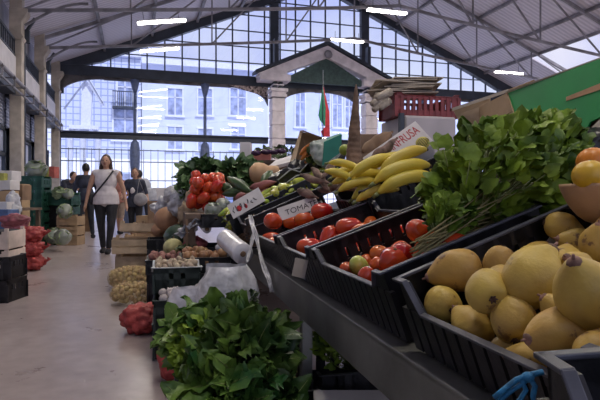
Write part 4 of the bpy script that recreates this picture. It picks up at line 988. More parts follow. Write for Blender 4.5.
# --------------------------------------------------- plastic roll and strips at the end of the rail
rollm = mat('plastic_roll', (.80, .80, .84), .25, .08, 14, .2, 30, coat=.5)
def roll(p, q, r0, lab):
    p, q = V(p), V(q); o = empty('bag_roll', p); tag(o, lab, 'roll'); L_ = (q-p).length; A = align(q-p)
    MB().lathe([(.016, 0), (r0, 0), (r0*1.02, .01), (r0*.98, L_*.5), (r0*1.01, L_-.01), (r0, L_), (.016, L_)], 24, A, .002, 20).build('film', rollm, o)
    MB().lathe([(.010, -.004), (.017, -.004), (.017, L_+.004), (.010, L_+.004)], 16, A).build('core', tand, o); return o
roll(P(243, 254, 3.15), P(226, 239, 3.45), .062, 'roll of clear produce bags hanging at the end of the steel rail')
roll(P(207, 229, 4.3), P(199, 220, 4.7), .036, 'smaller white roll of bags beyond the first, above the watermelon')
def drape(name, lab, pts, wd, mm, seed, solid=.002):
    pts = [V(p) for p in pts]; m = MB(); n = len(pts)-1
    def fn(u, v):
        t = min(u*n, n-1e-6); i = int(t); p = pts[i].lerp(pts[i+1], t-i); w_ = wd*(.6+.5*noise.noise(V((u*4, seed, 0))))
        q = p+RT*(v-.5)*w_+FW*(noise.noise(V((u*6, v*5, seed)))*wd*.6)+UP*(noise.noise(V((u*5, v*4, seed+9)))*wd*.2); return q
    m.grid(24, 10, fn); return tag(m.build(name, mm, solid=solid), lab, 'plastic')
drape('plastic_strip', 'crumpled clear plastic strip hanging from the end of the steel rail', [P(253, 226, 3.0), P(257, 240, 2.95), P(262, 262, 2.8), P(269, 280, 2.7), P(272, 292, 2.65)], .035, bagm, 1)
drape('plastic_strip', 'short whitish plastic strip tied by the crates above the bag roll', [P(250, 215, 3.3), P(254, 232, 3.2), P(250, 250, 3.15), P(247, 262, 3.1)], .035, bagm, 5)
drape('white_bag_strip', 'white plastic bag hanging over the watermelon from the display edge', [P(203, 220, 4.4), P(192, 226, 4.4), P(180, 236, 4.4)], .22, whitebag, 8)
# =================================================================== FAR END OF THE STALLS
deskm = mat('stall_wood', (.16, .11, .08), .8, .2, 5)
ft = tag(empty('stall_table', S(.62, 5.9, 0), -SY), 'dark wooden market table under the leafy greens beyond the steel stand', 'table')
MB().box(-.5, 1.3, -1.45, 1.2, .78, .82).build('tabletop', deskm, ft)
for x in (-.45, 1.25):
    for y in (-1.4, 1.15): MB().box(x-.03, x+.03, y-.03, y+.03, 0, .78).build('leg', deskm, ft)
MB().box(-.5, -.48, -1.45, 1.2, .25, .78).build('front_skirt', tand, ft)
def heap_greens(name, lab, c, rad, n, ls, mm, seed, **k): return leafy(name, lab, 'greens', c, rad, n, ls, mm, stemg, seed, front=.8, **k)
gm2 = mat('turnip_leaf', (.075, .14, .045), .5, .3, 9, .2, 40, col2=(.03, .075, .025))
heap_greens('leafy_greens', 'big heap of dark leafy greens at the left end of the far display', P(203, 176, 5.9), (.24, .3, .17), 210, .17, gm2, 51, asp=.62)
heap_greens('leafy_greens', 'dark leafy greens right of the big heap, behind the zucchini', P(240, 174, 5.8), (.24, .3, .14), 180, .16, gm2, 52, asp=.62)
heap_greens('leafy_greens', 'green tops spilling over the white bags at the left of the far display', P(186, 190, 5.6), (.10, .15, .12), 60, .11, gm2, 53, asp=.5)
box_crate('produce_crate', 'brown crate behind the greens heap on the far display', P(215, 190, 6.2), .8, .4, .22, -SY, tand)
# red tomatoes heap
TR2 = [TP[2], TP[3]]
rr = random.Random(8)
for k, (x, y, z, r) in enumerate(packn(-.19, .17, -.2, .2, 48, .052, 21, (), .30)):
    M = Matrix.Translation(P(209, 209, 5.1)) @ Matrix.Rotation(-YAW, 4, 'Z') @ Matrix.Rotation(radians(18), 4, 'X') @ Matrix.Translation((x, y, z)) @ rotm(rr.uniform(0, 1), rr.uniform(0, 1), 0) @ Matrix.Scale(r/.035, 4)
    d = dup(TP[(2, 2, 0)[k % 3]], M, 'large red tomato in the heap below the leafy greens', 'tomatoes heaped on the far display'); d['category'] = 'tomato'
zm = mat('zucchini_skin', (.05, .10, .035), .4, .25, 14, coat=.15); pk = mat('sweet_potato_skin', (.36, .12, .12), .7, .2, 14, .2, 40); bnut = mat('butternut_skin', (.58, .36, .20), .5, .08, 6)
tuber('zucchini', P(228, 178, 4.9), P(252, 192, 4.6), .055, zm, 'large dark green zucchini lying right of the red tomatoes', 'zucchini', .004, tip=.8)
tuber('zucchini', P(223, 194, 4.85), P(241, 191, 4.7), .045, zm, 'dark zucchini below the largest one, over the wrapped lettuces', 'zucchini', .004, seed=2, tip=.8)
tuber('zucchini', P(222, 186, 5.0), P(232, 190, 4.9), .05, zm, 'short zucchini end between the tomatoes and the largest zucchini', 'zucchini', .004, seed=3, tip=.9)
tuber('zucchini', P(262, 183, 4.5), P(272, 171, 4.7), .045, zm, 'dark green zucchini standing beside the butternut squash', 'zucchini', .004, seed=4, tip=.8)
for k, (a, b, c, d_, l) in enumerate([(250, 188, 276, 182, 'pink sweet potato on top of the pile behind the scribbled card'), (258, 198, 278, 188, 'pink sweet potato just above the peppers'), (254, 194, 274, 192, 'pink sweet potato between the two others'), (236, 200, 246, 194, 'pink sweet potato left of the scribbled card')]):
    tuber('sweet_potato', P(a, b, 4.5), P(c, d_, 4.4), .045, pk, l, 'sweet potato', .012, None, 14, k, .6)
o = tag(empty('butternut_squash', P(260, 173, 4.9)), 'tan butternut squash beside the leafy greens', 'squash')
m = MB(); m.lathe([(.01, -.09), (.06, -.085), (.095, -.04), (.098, 0), (.085, .045), (.062, .08), (.055, .13), (.05, .17), (.02, .185)], 20, align(RT*.85+UP*.1+FW*.3), .004); m.build('fruit_body', bnut, o); MB().tube([(RT*.85+UP*.1+FW*.3).normalized()*.18, (RT*.85+UP*.1+FW*.3).normalized()*.215], [.014, .01], 6).build('stem', scar, o)
cabm = mat('cabbage_leaf', (.26, .32, .18), .5, .2, 10, .4, 18, col2=(.12, .18, .09)); wrapm = glassmat('cling_wrap', (.92, .94, .96), .12, .3, .25)
def cabbage(p, r, lab, seed, mm=cabm, wrap=False, grp=None):
    o = tag(empty('cabbage', p), lab, 'cabbage', grp); MB().ell((0, 0, 0), r*.82, 16, 12, None, .08, 12, seed).build('heart', mm, o); m = MB(); rr = random.Random(seed)
    for i in range(16):
        q = rv(rr); b = q*r*.55; t = q.cross(rv(rr)).normalized(); leaf(m, b+q*r*.3-t*r*.7, t+q*.15, q, r*1.5, r*1.3, .9, .12, 6, 4, .5, 0, i)
    m.build('outer_leaves', mm, o, fixn=False)
    if wrap: MB().ell((0, 0, 0), (r*1.12, r*1.1, r*1.05), 16, 12, None, .25, 10, seed).build('wrapping', wrapm, o)
    return o
cabbage(P(213, 210, 4.5), .06, 'pale green wrapped lettuce in the tray left of the scribbled card', 1, wrap=True)
cabbage(P(223, 206, 4.6), .06, 'wrapped lettuce behind the first one, under the zucchini', 2, wrap=True)
box_crate('produce_tray', 'low dark tray under the wrapped lettuces at the end of the stand', P(222, 226, 4.5), .34, .45, .10, -SY, black)
box_crate('produce_crate', 'dark crate on the floor under the lettuce tray', onfloor(222, 4.55, 0), .5, .5, .55, -SY, black)
# white and tan bags at the far left of the display
for (px, py, d, rad, mm, l) in [(180, 204, 5.6, (.11, .12, .15), whitebag, 'white crumpled plastic bag hanging left of the tomato heap'), (166, 208, 6.4, (.11, .12, .12), whitebag, 'white bag further left by the man in the light shirt'), (174, 194, 6.2, (.09, .12, .10), whitebag, 'pale bag above the two white ones at the end of the display'),
    (190, 214, 5.3, (.09, .09, .20), mat('ginger_bag', (.42, .32, .22), .8, .2, 16, .5, 30), 'beige bag of roots hanging below the tomatoes'), (160, 209, 7.6, (.11, .14, .09), whitebag, 'far white bag at the left end of the stalls'), (226, 250, 4.0, (.07, .07, .06), whitebag, 'white film gathered behind the bag roll')]:
    blob('plastic_bag', P(px, py, d), rad, mm, l, 'bag', .5, 10, px)
wm = mat('watermelon_rind', (.03, .065, .04), .35, .3, 5, coat=.2); mel = mat('melon_rind', (.48, .46, .22), .6, .15, 12, .3, 60); pum = mat('pumpkin_rind', (.38, .21, .12), .6, .1, 6)
def melon(name, p, r, mm, lab, cat, ribs=0):
    o = tag(empty(name, p), lab, cat); MB().lathe([(r*sin(pi*i/14), -r*.9*cos(pi*i/14)) for i in range(15)], 28, None, .006, 8, 1, ribs, .06 if ribs else 0).build('fruit_body', mm, o); MB().tube([(0, 0, r*.85), (.01, 0, r*1.08)], [r*.1, r*.06], 6).build('stem', scar, o)
melon('watermelon', P(178, 237, 5.2), .135, wm, 'dark green watermelon in front of the brown pumpkin', 'watermelon')
melon('pumpkin', P(168, 219, 5.9), .15, pum, 'brown pumpkin behind the watermelon', 'pumpkin', 9)
melon('pumpkin', P(160, 230, 6.3), .10, pum, 'small brown pumpkin left of the larger one behind the wooden crate', 'pumpkin', 9)
melon('melon', P(173, 247, 4.75), .085, mel, 'pale yellow-green melon in front of the watermelon', 'melon')
blob('red_bag', P(196, 243, 4.5), (.09, .08, .05), mat('pink_bag', (.45, .10, .12), .5, .2, 20, .5, 30), 'crumpled pink-red bag beneath the hanging white bag', 'bag', .4, 14, 3)
leafy('pepper_leaves', 'dark green leafy pile beside the pale melon', 'greens', P(188, 249, 4.4), (.07, .07, .035), 30, .07, leafd, stemg, 60)
sp = [simple_proto('pink_potato', (.036, .028, .026), mat('pink_potato_skin', (.36, .17, .14), .7, .2, 16), .1)]; spu = [False]; on = [simple_proto('onion', (.036, .036, .032), mat('onion_skin', (.36, .19, .09), .5, .15, 16, rand=.1), .05, 14, tan_)]; onu = [False]
pb = P(170, 270, 4.45); box_crate('produce_crate', 'dark low crate of pink potatoes behind the mushroom crate', pb, .36, .42, .10, -SY, black)
fruit_fill(sp, spu, Matrix.Translation(pb) @ Matrix.Rotation(-SY, 4, 'Z') @ Matrix.Translation((-.175, 0, .01)), .35, .4, 80, .034, 5, 'pink-skinned potato in the low crate behind the mushrooms', 'potato', 'pink potatoes in the low crate', .034, zmax=.12)
pc = P(205, 269, 3.95); box_crate('produce_crate', 'dark low crate of brown onions beside the plastic bag', pc, .34, .4, .10, -SY, black)
fruit_fill(on, onu, Matrix.Translation(pc) @ Matrix.Rotation(-SY, 4, 'Z') @ Matrix.Translation((-.17, 0, .01)), .33, .38, 50, .036, 6, 'brown onion in the low crate left of the bag roll', 'onion', 'onions in the low crate', .036, zmax=.12)
for (px, d, h_, w_, l) in ((170, 4.45, .35, .34, 'plain dark crate under the pink potatoes'), (205, 3.95, .42, .34, 'plain dark crate under the brown onions'), (180, 5.1, .36, .4, 'plain dark crate under the watermelon and melon'), (167, 6.0, .5, .4, 'plain dark crate under the pumpkins')):
    box_crate('produce_crate', l, onfloor(px, d, 0), w_, .42, h_, -SY, black)
# wooden crates in the aisle
def wcrate(name, lab, p, w_, l_, h_, rz, mm, sl=3, grp=None, ends=True, tilt=0, hole=False):
    r = tag(empty(name, p, rz), lab, 'crate', grp)
    if tilt: r.rotation_euler = (tilt, 0, rz)
    for y in (-l_/2, l_/2):
        m = MB(); t = h_/sl
        for k in range(sl): m.box(-w_/2, w_/2, y-.006, y+.006, k*t+.006, (k+1)*t-.012)
        m.build('side_slats', mm, r)
    for x in (-w_/2, w_/2): MB().box(x-.007, x+.007, -l_/2, l_/2, .006, h_-.01).build('end_board', mm, r)
    for x in (-1, 1):
        for y in (-1, 1): MB().cbox((x*(w_/2-.02), y*(l_/2-.02), h_/2+.01), (.035, .035, h_+.02)).build('corner_post', mm, r)
    MB().box(-w_/2, w_/2, -l_/2, l_/2, 0, .008).build('bottom', mm, r)
    if hole:
        MB().box(-w_/2-.001, w_/2+.001, -l_/2+.06, l_/2-.06, h_-.045, h_-.012).build('handle_gap', dark, r); MB().box(-w_/2+.1, w_/2-.06, -l_/2-.008, l_/2, h_-.04, h_-.008).build('handle_gap', dark, r)
    return r
wcrate('wooden_crate', 'pale wooden crate at the bottom of the aisle pile behind the potato sacks', onfloor(141, 6.5, .0), .50, .40, .28, -YAW+.1, woodp, 2)
wcrate('wooden_crate', 'empty pale wooden crate angled across the aisle pile right of the walking woman', onfloor(139, 6.4, .31), .56, .40, .17, -YAW+.22, woodp, 2)
wcrate('wooden_crate', 'tilted wooden crate on top of the aisle pile', onfloor(145, 6.6, .53), .48, .34, .11, -YAW-.2, woodp, 1, tilt=-.12)
wcrate('wooden_crate', 'flat brown wooden crate behind by the woman with the handbag', onfloor(150, 7.9, .0), .6, .42, .42, -YAW, tan_, 3)
wcrate('wooden_crate', 'brown wooden crate of the far stall beyond the woman with the handbag', onfloor(160, 8.8, .0), .7, .42, .55, -YAW, tand, 3)
# crates and boxes in the upper middle: carrots carton, black bags, papers
cb = tag(empty('carrot_carton', P(302, 160, 4.4)), 'open tan cardboard carton tilted up with carrots, seen above the black bags', 'carton')
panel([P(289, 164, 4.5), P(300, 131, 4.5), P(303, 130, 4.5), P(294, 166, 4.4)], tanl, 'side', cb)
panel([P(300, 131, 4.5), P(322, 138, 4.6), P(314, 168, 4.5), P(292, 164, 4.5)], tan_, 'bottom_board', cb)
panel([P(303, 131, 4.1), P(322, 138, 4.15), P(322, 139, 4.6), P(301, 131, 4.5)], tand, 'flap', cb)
carm = mat('carrot_skin', (.62, .20, .05), .6, .1, 20)
for k, (a, b, c, d_) in enumerate([(301, 160, 314, 144), (305, 163, 317, 149), (300, 155, 310, 143)]):
    tuber('carrot', P(a, b, 4.2), P(c, d_, 4.15), .025, carm, ['longest carrot in the tilted tan carton', 'right-hand carrot in the tilted tan carton', 'left-hand carrot in the tilted tan carton'][k], 'carrot', .002, tip=.3)
leafy('leafy_greens', 'green tops beside the carrots in the tan carton', 'greens', P(314, 156, 4.15), (.06, .06, .07), 40, .06, leafd, stemg, 71)
blob('printed_bag', P(325, 153, 4.0), (.10, .07, .10), mat('grey_print_bag', (.42, .45, .42), .5, .3, 16, .5, 20, col2=(.15, .2, .17)), 'crumpled grey and green bag right of the carrots', 'bag', .4, 10, 12)
gb = tag(empty('green_box', P(335, 148, 4.0)), 'small teal green cardboard box with a slanted top behind the tall root', 'box')
gg = mat('teal_box', (.02, .20, .14), .6, .1, 6)
panel([P(322, 166, 3.9), P(324, 143, 3.9), P(342, 135, 3.9), P(341, 152, 3.9)], gg, 'side', gb); panel([P(324, 143, 3.9), P(342, 135, 3.9), P(340, 134, 4.2), P(323, 140, 4.2)], gg, 'top', gb)
for (px, py, d, rad, l) in [(300, 170, 4.4, (.15, .12, .09), 'shiny black plastic bag in front of the tan carton'), (283, 180, 4.6, (.14, .12, .07), 'black crumpled plastic left above the peppers'), (316, 160, 4.3, (.06, .08, .07), 'round black bundle under the carrots'), (333, 160, 4.1, (.09, .08, .04), 'long black bag end left of the green fruit')]:
    blob('black_bag', P(px, py, d), rad, bagb, l, 'bag', .45, 12, px, B=Matrix.Rotation(-YAW, 4, 'Z') @ Matrix.Rotation(radians(-22), 4, 'Y'))
for k, pts in enumerate([[(278, 180), (290, 170), (300, 168)], [(282, 186), (296, 176), (312, 172)], [(288, 168), (300, 172), (309, 162)]]):
    tag(MB().tube([P(a, b, 4.25) for a, b in pts], .006, 6).build('white_strap', whitebag), ['white strap looped over the left black plastic', 'white strap lying across the shiny black bag', 'white strap curling by the round black bundle'][k], 'strap')
pb_ = tag(empty('white_box', P(284, 158, 5.2)), 'long pale cardboard sheet lying behind the butternut squash', 'box'); panel([P(266, 168, 5.0), P(276, 160, 5.4), P(302, 152, 5.4), P(304, 158, 4.9)], whitep, 'sheet', pb_, .03)
bk = tag(empty('stall_table', S(1.9, 4.3, 0), -SY), 'dark long table carrying bags and cartons behind the stand', 'table')
MB().box(-.05, .75, -1.1, .1, .9, .94).build('tabletop', deskm, bk)
for x in (0, .7):
    for y in (-1.05, .05): MB().box(x-.03, x+.03, y-.03, y+.03, 0, .9).build('leg', deskm, bk)
heap_greens('leafy_greens', 'flat dark greens on the far tables before the banded pillar', P(285, 153, 7.0), (.45, .3, .07), 110, .12, leafd, 73, asp=.5)
ht = tag(empty('stall_table', P(268, 150, 6.75)), 'high dark counter behind the leafy greens carrying aubergines and small boxes', 'table'); ht.location.z = 0; ht.rotation_euler = (0, 0, -YAW)
MB().box(-.45, .6, -.35, .4, 1.36, 1.40).build('tabletop', deskm, ht); MB().box(-.4, .55, -.3, .35, 0, 1.36).build('cupboard', tand, ht)
for (px, py, d, w_, h_, mm, l) in [(246, 152, 6.6, .13, .22, whitep, 'small white box standing behind the leafy greens'), (262, 158, 6.6, .22, .12, mat('pink_box', (.45, .16, .14), .7), 'low pink box behind the leafy greens'), (372, 142, 4.2, .28, .10, tand, 'dark brown cardboard end behind the cassava')]:
    o = MB().box(-w_/2, w_/2, -.1, .1, -h_/2-(.36 if px == 372 else 0), h_/2).build('cardboard_box', mm, bevel=.004); o.location = P(px, py, d); o.rotation_euler = (0, 0, -YAW); tag(o, l, 'box')
for k, (px, py) in enumerate([(256, 153), (266, 152), (274, 152), (281, 151)]): blob('aubergine', P(px, py, 6.4), (.06, .05, .035), mat('aubergine_skin', (.05, .02, .06), .25, .1, 8), 'dark purple aubergine on the shelf before the far pillar', 'aubergine', .1, 8, k, group='aubergines on the far shelf')
# white cabinet with red crate and flattened cartons
cab = mat('cabinet_enamel', (.46, .42, .42), .5, .05, 3)
dC = 5.4; cz = CAMZ+(HY-116)/F*dC
cp = onfloor(417, dC+.3); r = tag(empty('white_cabinet', cp, -YAW+.25), 'tall off-white cabinet standing behind the bananas with a red crate on top', 'cabinet')
MB().box(-.28, .28, -.3, .3, .05, cz).build('body', cab, r, bevel=.015); MB().box(-.27, .27, -.315, -.3, .08, cz-.02).build('door', cab, r, bevel=.005); MB().box(.2, .22, -.34, -.315, 1.0, 1.25).build('handle', steel, r)
MB().box(-.33, -.285, -.3, -.25, .0, cz+.02).build('side_post', iron, r)
rc = tag(crate_mesh('red_crate', .42, .70, .235, Matrix.Translation(cp+UP*(cz+.002)) @ Matrix.Rotation(-YAW+.25+pi/2, 4, 'Z') @ Matrix.Translation((-.21, -.02, 0)), redp, redp, low=.9, pitch=.06, slot=.30), 'red plastic crate on top of the off-white cabinet', 'crate')
cpm = mat('flattened_card', (.44, .38, .31), .85, .2, 6)
stk = []
for k in range(8):
    rr = random.Random(k); w_ = .55+rr.uniform(-.1, .12)
    m = MB(); m.box(-w_*.5, w_*.5, -.22, .22, 0, .012); o = m.build('flattened_carton', cpm, bevel=.002)
    o.matrix_world = Matrix.Translation(cp+UP*(cz+.245+k*.022)-RT*(.10+rr.uniform(-.08, .08))) @ Matrix.Rotation(-YAW+rr.uniform(-.3, .3), 4, 'Z') @ Matrix.Rotation(rr.uniform(-.02, .02), 4, 'Y')
    tag(o, 'flattened grey-brown carton in the stack on the red crate', 'cardboard', 'flattened cartons on the red crate')
for k, (a, b, c, d_) in enumerate([(384, 97, 372, 104), (386, 100, 374, 110), (390, 92, 376, 98), (388, 101, 380, 108)]):
    o = tag(empty('cardboard_roll', P(a, b, dC)), ['rolled card edge sticking out left of the stack, second from the top', 'rolled card edge hanging out at the left of the red crate', 'topmost rolled card edge sticking out left of the stack', 'lowest rolled card edge drooping beside the red crate'][k], 'cardboard')
    m = MB(); m.tube([(0, 0, 0), P(c, d_, dC-.1)-P(a, b, dC)], [.045, .03], 10); m.build('roll', cpm, o)
# =================================================================== LEFT SIDE STALLS
for k in range(3):
    wcrate('white_wood_crate', ['whitewashed wooden crate at the bottom of the left stack', 'whitewashed wooden crate in the middle of the left stack', 'whitewashed wooden crate on top of the left stack'][k], onfloor(-4, 5.85, k*.205), .42, .5, .20, -YAW+.15, woodw, 1, 'whitewashed crates in the left stack', hole=True)
for k in range(2):
    box_crate('black_crate', ['lower black crate at the bottom left corner beside the whitewashed stack', 'upper tilted black crate at the bottom left corner'][k], onfloor(-4, 5.05, k*.21+.0), .36, .4, .2, -YAW+pi/2+.1*k, black, slot=.2)
for k in range(3):
    redsack(onfloor(31, 7.1, .11+k*.185), (.19, .2, .105), ['red net sack at the bottom of the pile of three', 'red net sack in the middle of the pile of three', 'red net sack on top of the pile of three'][k], 10+k, 'red net sacks piled at the left', .1)
blob('pink_bag', onfloor(14, 6.5, .68), (.17, .13, .07), mat('wine_net', (.26, .07, .09), .6, .2, 14), 'wine-red net bag on top of the whitewashed crate stack', 'bag', .3, 12, 15)
for k in range(6):
    box_crate('green_crate', 'dark green plastic crate, number %s from the floor in the tall left stack' % ['one', 'two', 'three', 'four', 'five', 'six'][k], onfloor(34, 11, k*.232), .52, .4, .228, -YAW, greenp, group='green crates in the tall stack', slot=.3)
    C.objects[-1] if False else None
cabbage(onfloor(36, 11, 1.52), .19, 'large wrapped cabbage on top of the tall green crate stack', 5, wrap=True)
for k in range(4):
    box_crate('black_crate', 'black plastic crate, %s from the floor beside the green stack' % ['first', 'second', 'third', 'fourth'][k], onfloor(51, 11.3, k*.2), .42, .4, .195, -YAW, black, slot=.3)
for k in range(3):
    wcrate('wooden_crate', 'small wooden crate, %s from the floor behind the bagged greens' % ['first', 'second', 'third'][k], onfloor(71, 11.0, k*.2), .4, .4, .19, -YAW, tan_, 2)
box_crate('green_crate', 'dark crate of cabbages topping the second left stack', onfloor(64, 11.2, .80), .5, .4, .26, -YAW, greenp)
box_crate('green_crate', 'dark crate below the cabbage crate of the second left stack', onfloor(64, 11.45, .6), .5, .4, .2, -YAW, greenp)
clab = ['pale cabbage on the top dark crate by the crouching seller', 'green cabbage right beside the pale one on the dark crate', 'bagged cabbage in the middle of the second left stack', 'bag of cabbages on the floor at the left of the aisle', 'cabbage in the floor bag nearest the aisle']
for k, (px, py, d, r0) in enumerate([(59, 193, 11, .12), (68, 194, 11, .10), (65, 211, 10.6, .13), (54, 236, 9.8, .14), (63, 237, 9.6, .13)]): cabbage(P(px, py, d), r0, clab[k], 30+k, wrap=k != 0)
lt = tag(empty('stall_table', onfloor(4, 9.0)), 'left stall table loaded with cartons at the frame edge', 'table'); lt.rotation_euler = (0, 0, -YAW)
MB().box(-.9, .35, -.6, .6, .74, .78).build('tabletop', deskm, lt)
for x in (-.85, .3):
    for y in (-.55, .55): MB().box(x-.03, x+.03, y-.03, y+.03, 0, .74).build('leg', deskm, lt)
MB().box(-.9, .35, -.6, -.58, .1, .74).build('front_skirt', tand, lt)
def sbox2(px, py, d, w_, h_, mm, lab, dd, nm, cat, rz):
    z = P(px, py, d).z+h_; o = MB().box(-w_/2, w_/2, -dd/2, dd/2, 0, z).build(nm, mm, bevel=.006); o.location = onfloor(px, d); o.rotation_euler = (0, 0, -YAW+rz); tag(o, lab, cat); return o
def sbox(px, py, d, w_, h_, mm, lab, dd=.3, nm='carton', cat='carton', rz=0., fl=False):
    if fl or (P(px, py, d).z < .74) or px == 20: return sbox2(px, py, d, w_, h_, mm, lab, dd, nm, cat, rz)
    o = MB().box(-w_/2, w_/2, -dd/2, dd/2, 0, h_).build(nm, mm, bevel=.006); o.location = P(px, py, d); o.rotation_euler = (0, 0, -YAW+rz); tag(o, lab, cat); return o
yb = mat('yellow_box', (.50, .50, .12), .6, .15, 9); bb = mat('blue_box', (.08, .14, .30), .6, .15, 9); pnk = mat('pink_wrap', (.40, .14, .18), .6, .2, 12)
for a in [(3, 208.5, 8.6, .36, .28, tan_, 'tan carton on the left stall table'), (5, 190, 8.6, .32, .15, paper, 'pale carton stacked on the tan one'), (3, 181, 8.6, .20, .12, yb, 'yellow carton on top of the left carton pile'), (11, 181, 8.7, .18, .16, whitep, 'small white carton beside the yellow one'),
          (20, 199, 9.8, .22, .27, tan_, 'brown carton left of the tall green crate stack'), (18, 200, 9.0, .3, .25, tand, 'dark brown carton behind the white bag'), (3, 218, 7.6, .3, .12, bb, 'small blue box above the whitewashed crates'), (2, 210, 7.9, .3, .12, paper, 'pale box behind the blue one')]: sbox(*a)
blob('plastic_bag', P(12, 208, 8.0), (.13, .12, .20), whitebag, 'white plastic bag hanging before the left stall table', 'bag', .5, 8, 3)
blob('plastic_bag', P(16, 222, 7.3), (.16, .12, .10), pnk, 'dull pink bag behind the whitewashed crates', 'bag', .5, 9, 5)
# far left stall behind people
ls = tag(empty('stall_table', onfloor(60, 14.9), -YAW), 'far left stall counter with goods beside the seller', 'table')
MB().box(-.55, .8, -.4, .4, .8, .84).build('tabletop', deskm, ls); MB().box(-.55, .8, -.4, -.38, .0, .8).build('front_skirt', tand, ls); MB().box(-.55, .8, .36, .38, 0, .8).build('front_skirt', tand, ls)
for k, (px, mm, l) in enumerate([(40, tan_, 'tan carton on the far left counter'), (47, yb, 'yellow-topped carton on the far left counter'), (52, mat('red_goods', (.4, .08, .05), .6), 'red carton on the far left counter')]): sbox(px, 178, 14.4, .26, .3, mm, l, nm='carton')
# far right of the aisle, at the doorway
for a in [(150, 232, 11.5, .5, .35, tan_, 'brown carton on the floor by the man in the light shirt'), (162, 228, 11, .5, .55, tand, 'dark carton stack right of the man in the light shirt'), (160, 210, 11.2, .3, .2, bb, 'blue-grey box on the dark carton stack')]: sbox(*a)
for a in [(135, 215, 15, .5, .3, mat('blue_tote', (.10, .14, .26), .6), 'blue tote box on the stall behind the woman with the handbag'), (160, 200, 13.4, .4, .3, whitep, 'white goods box behind the man in the light shirt')]: sbox(*a, dd=.4, nm='storage_box', cat='box', fl=True)
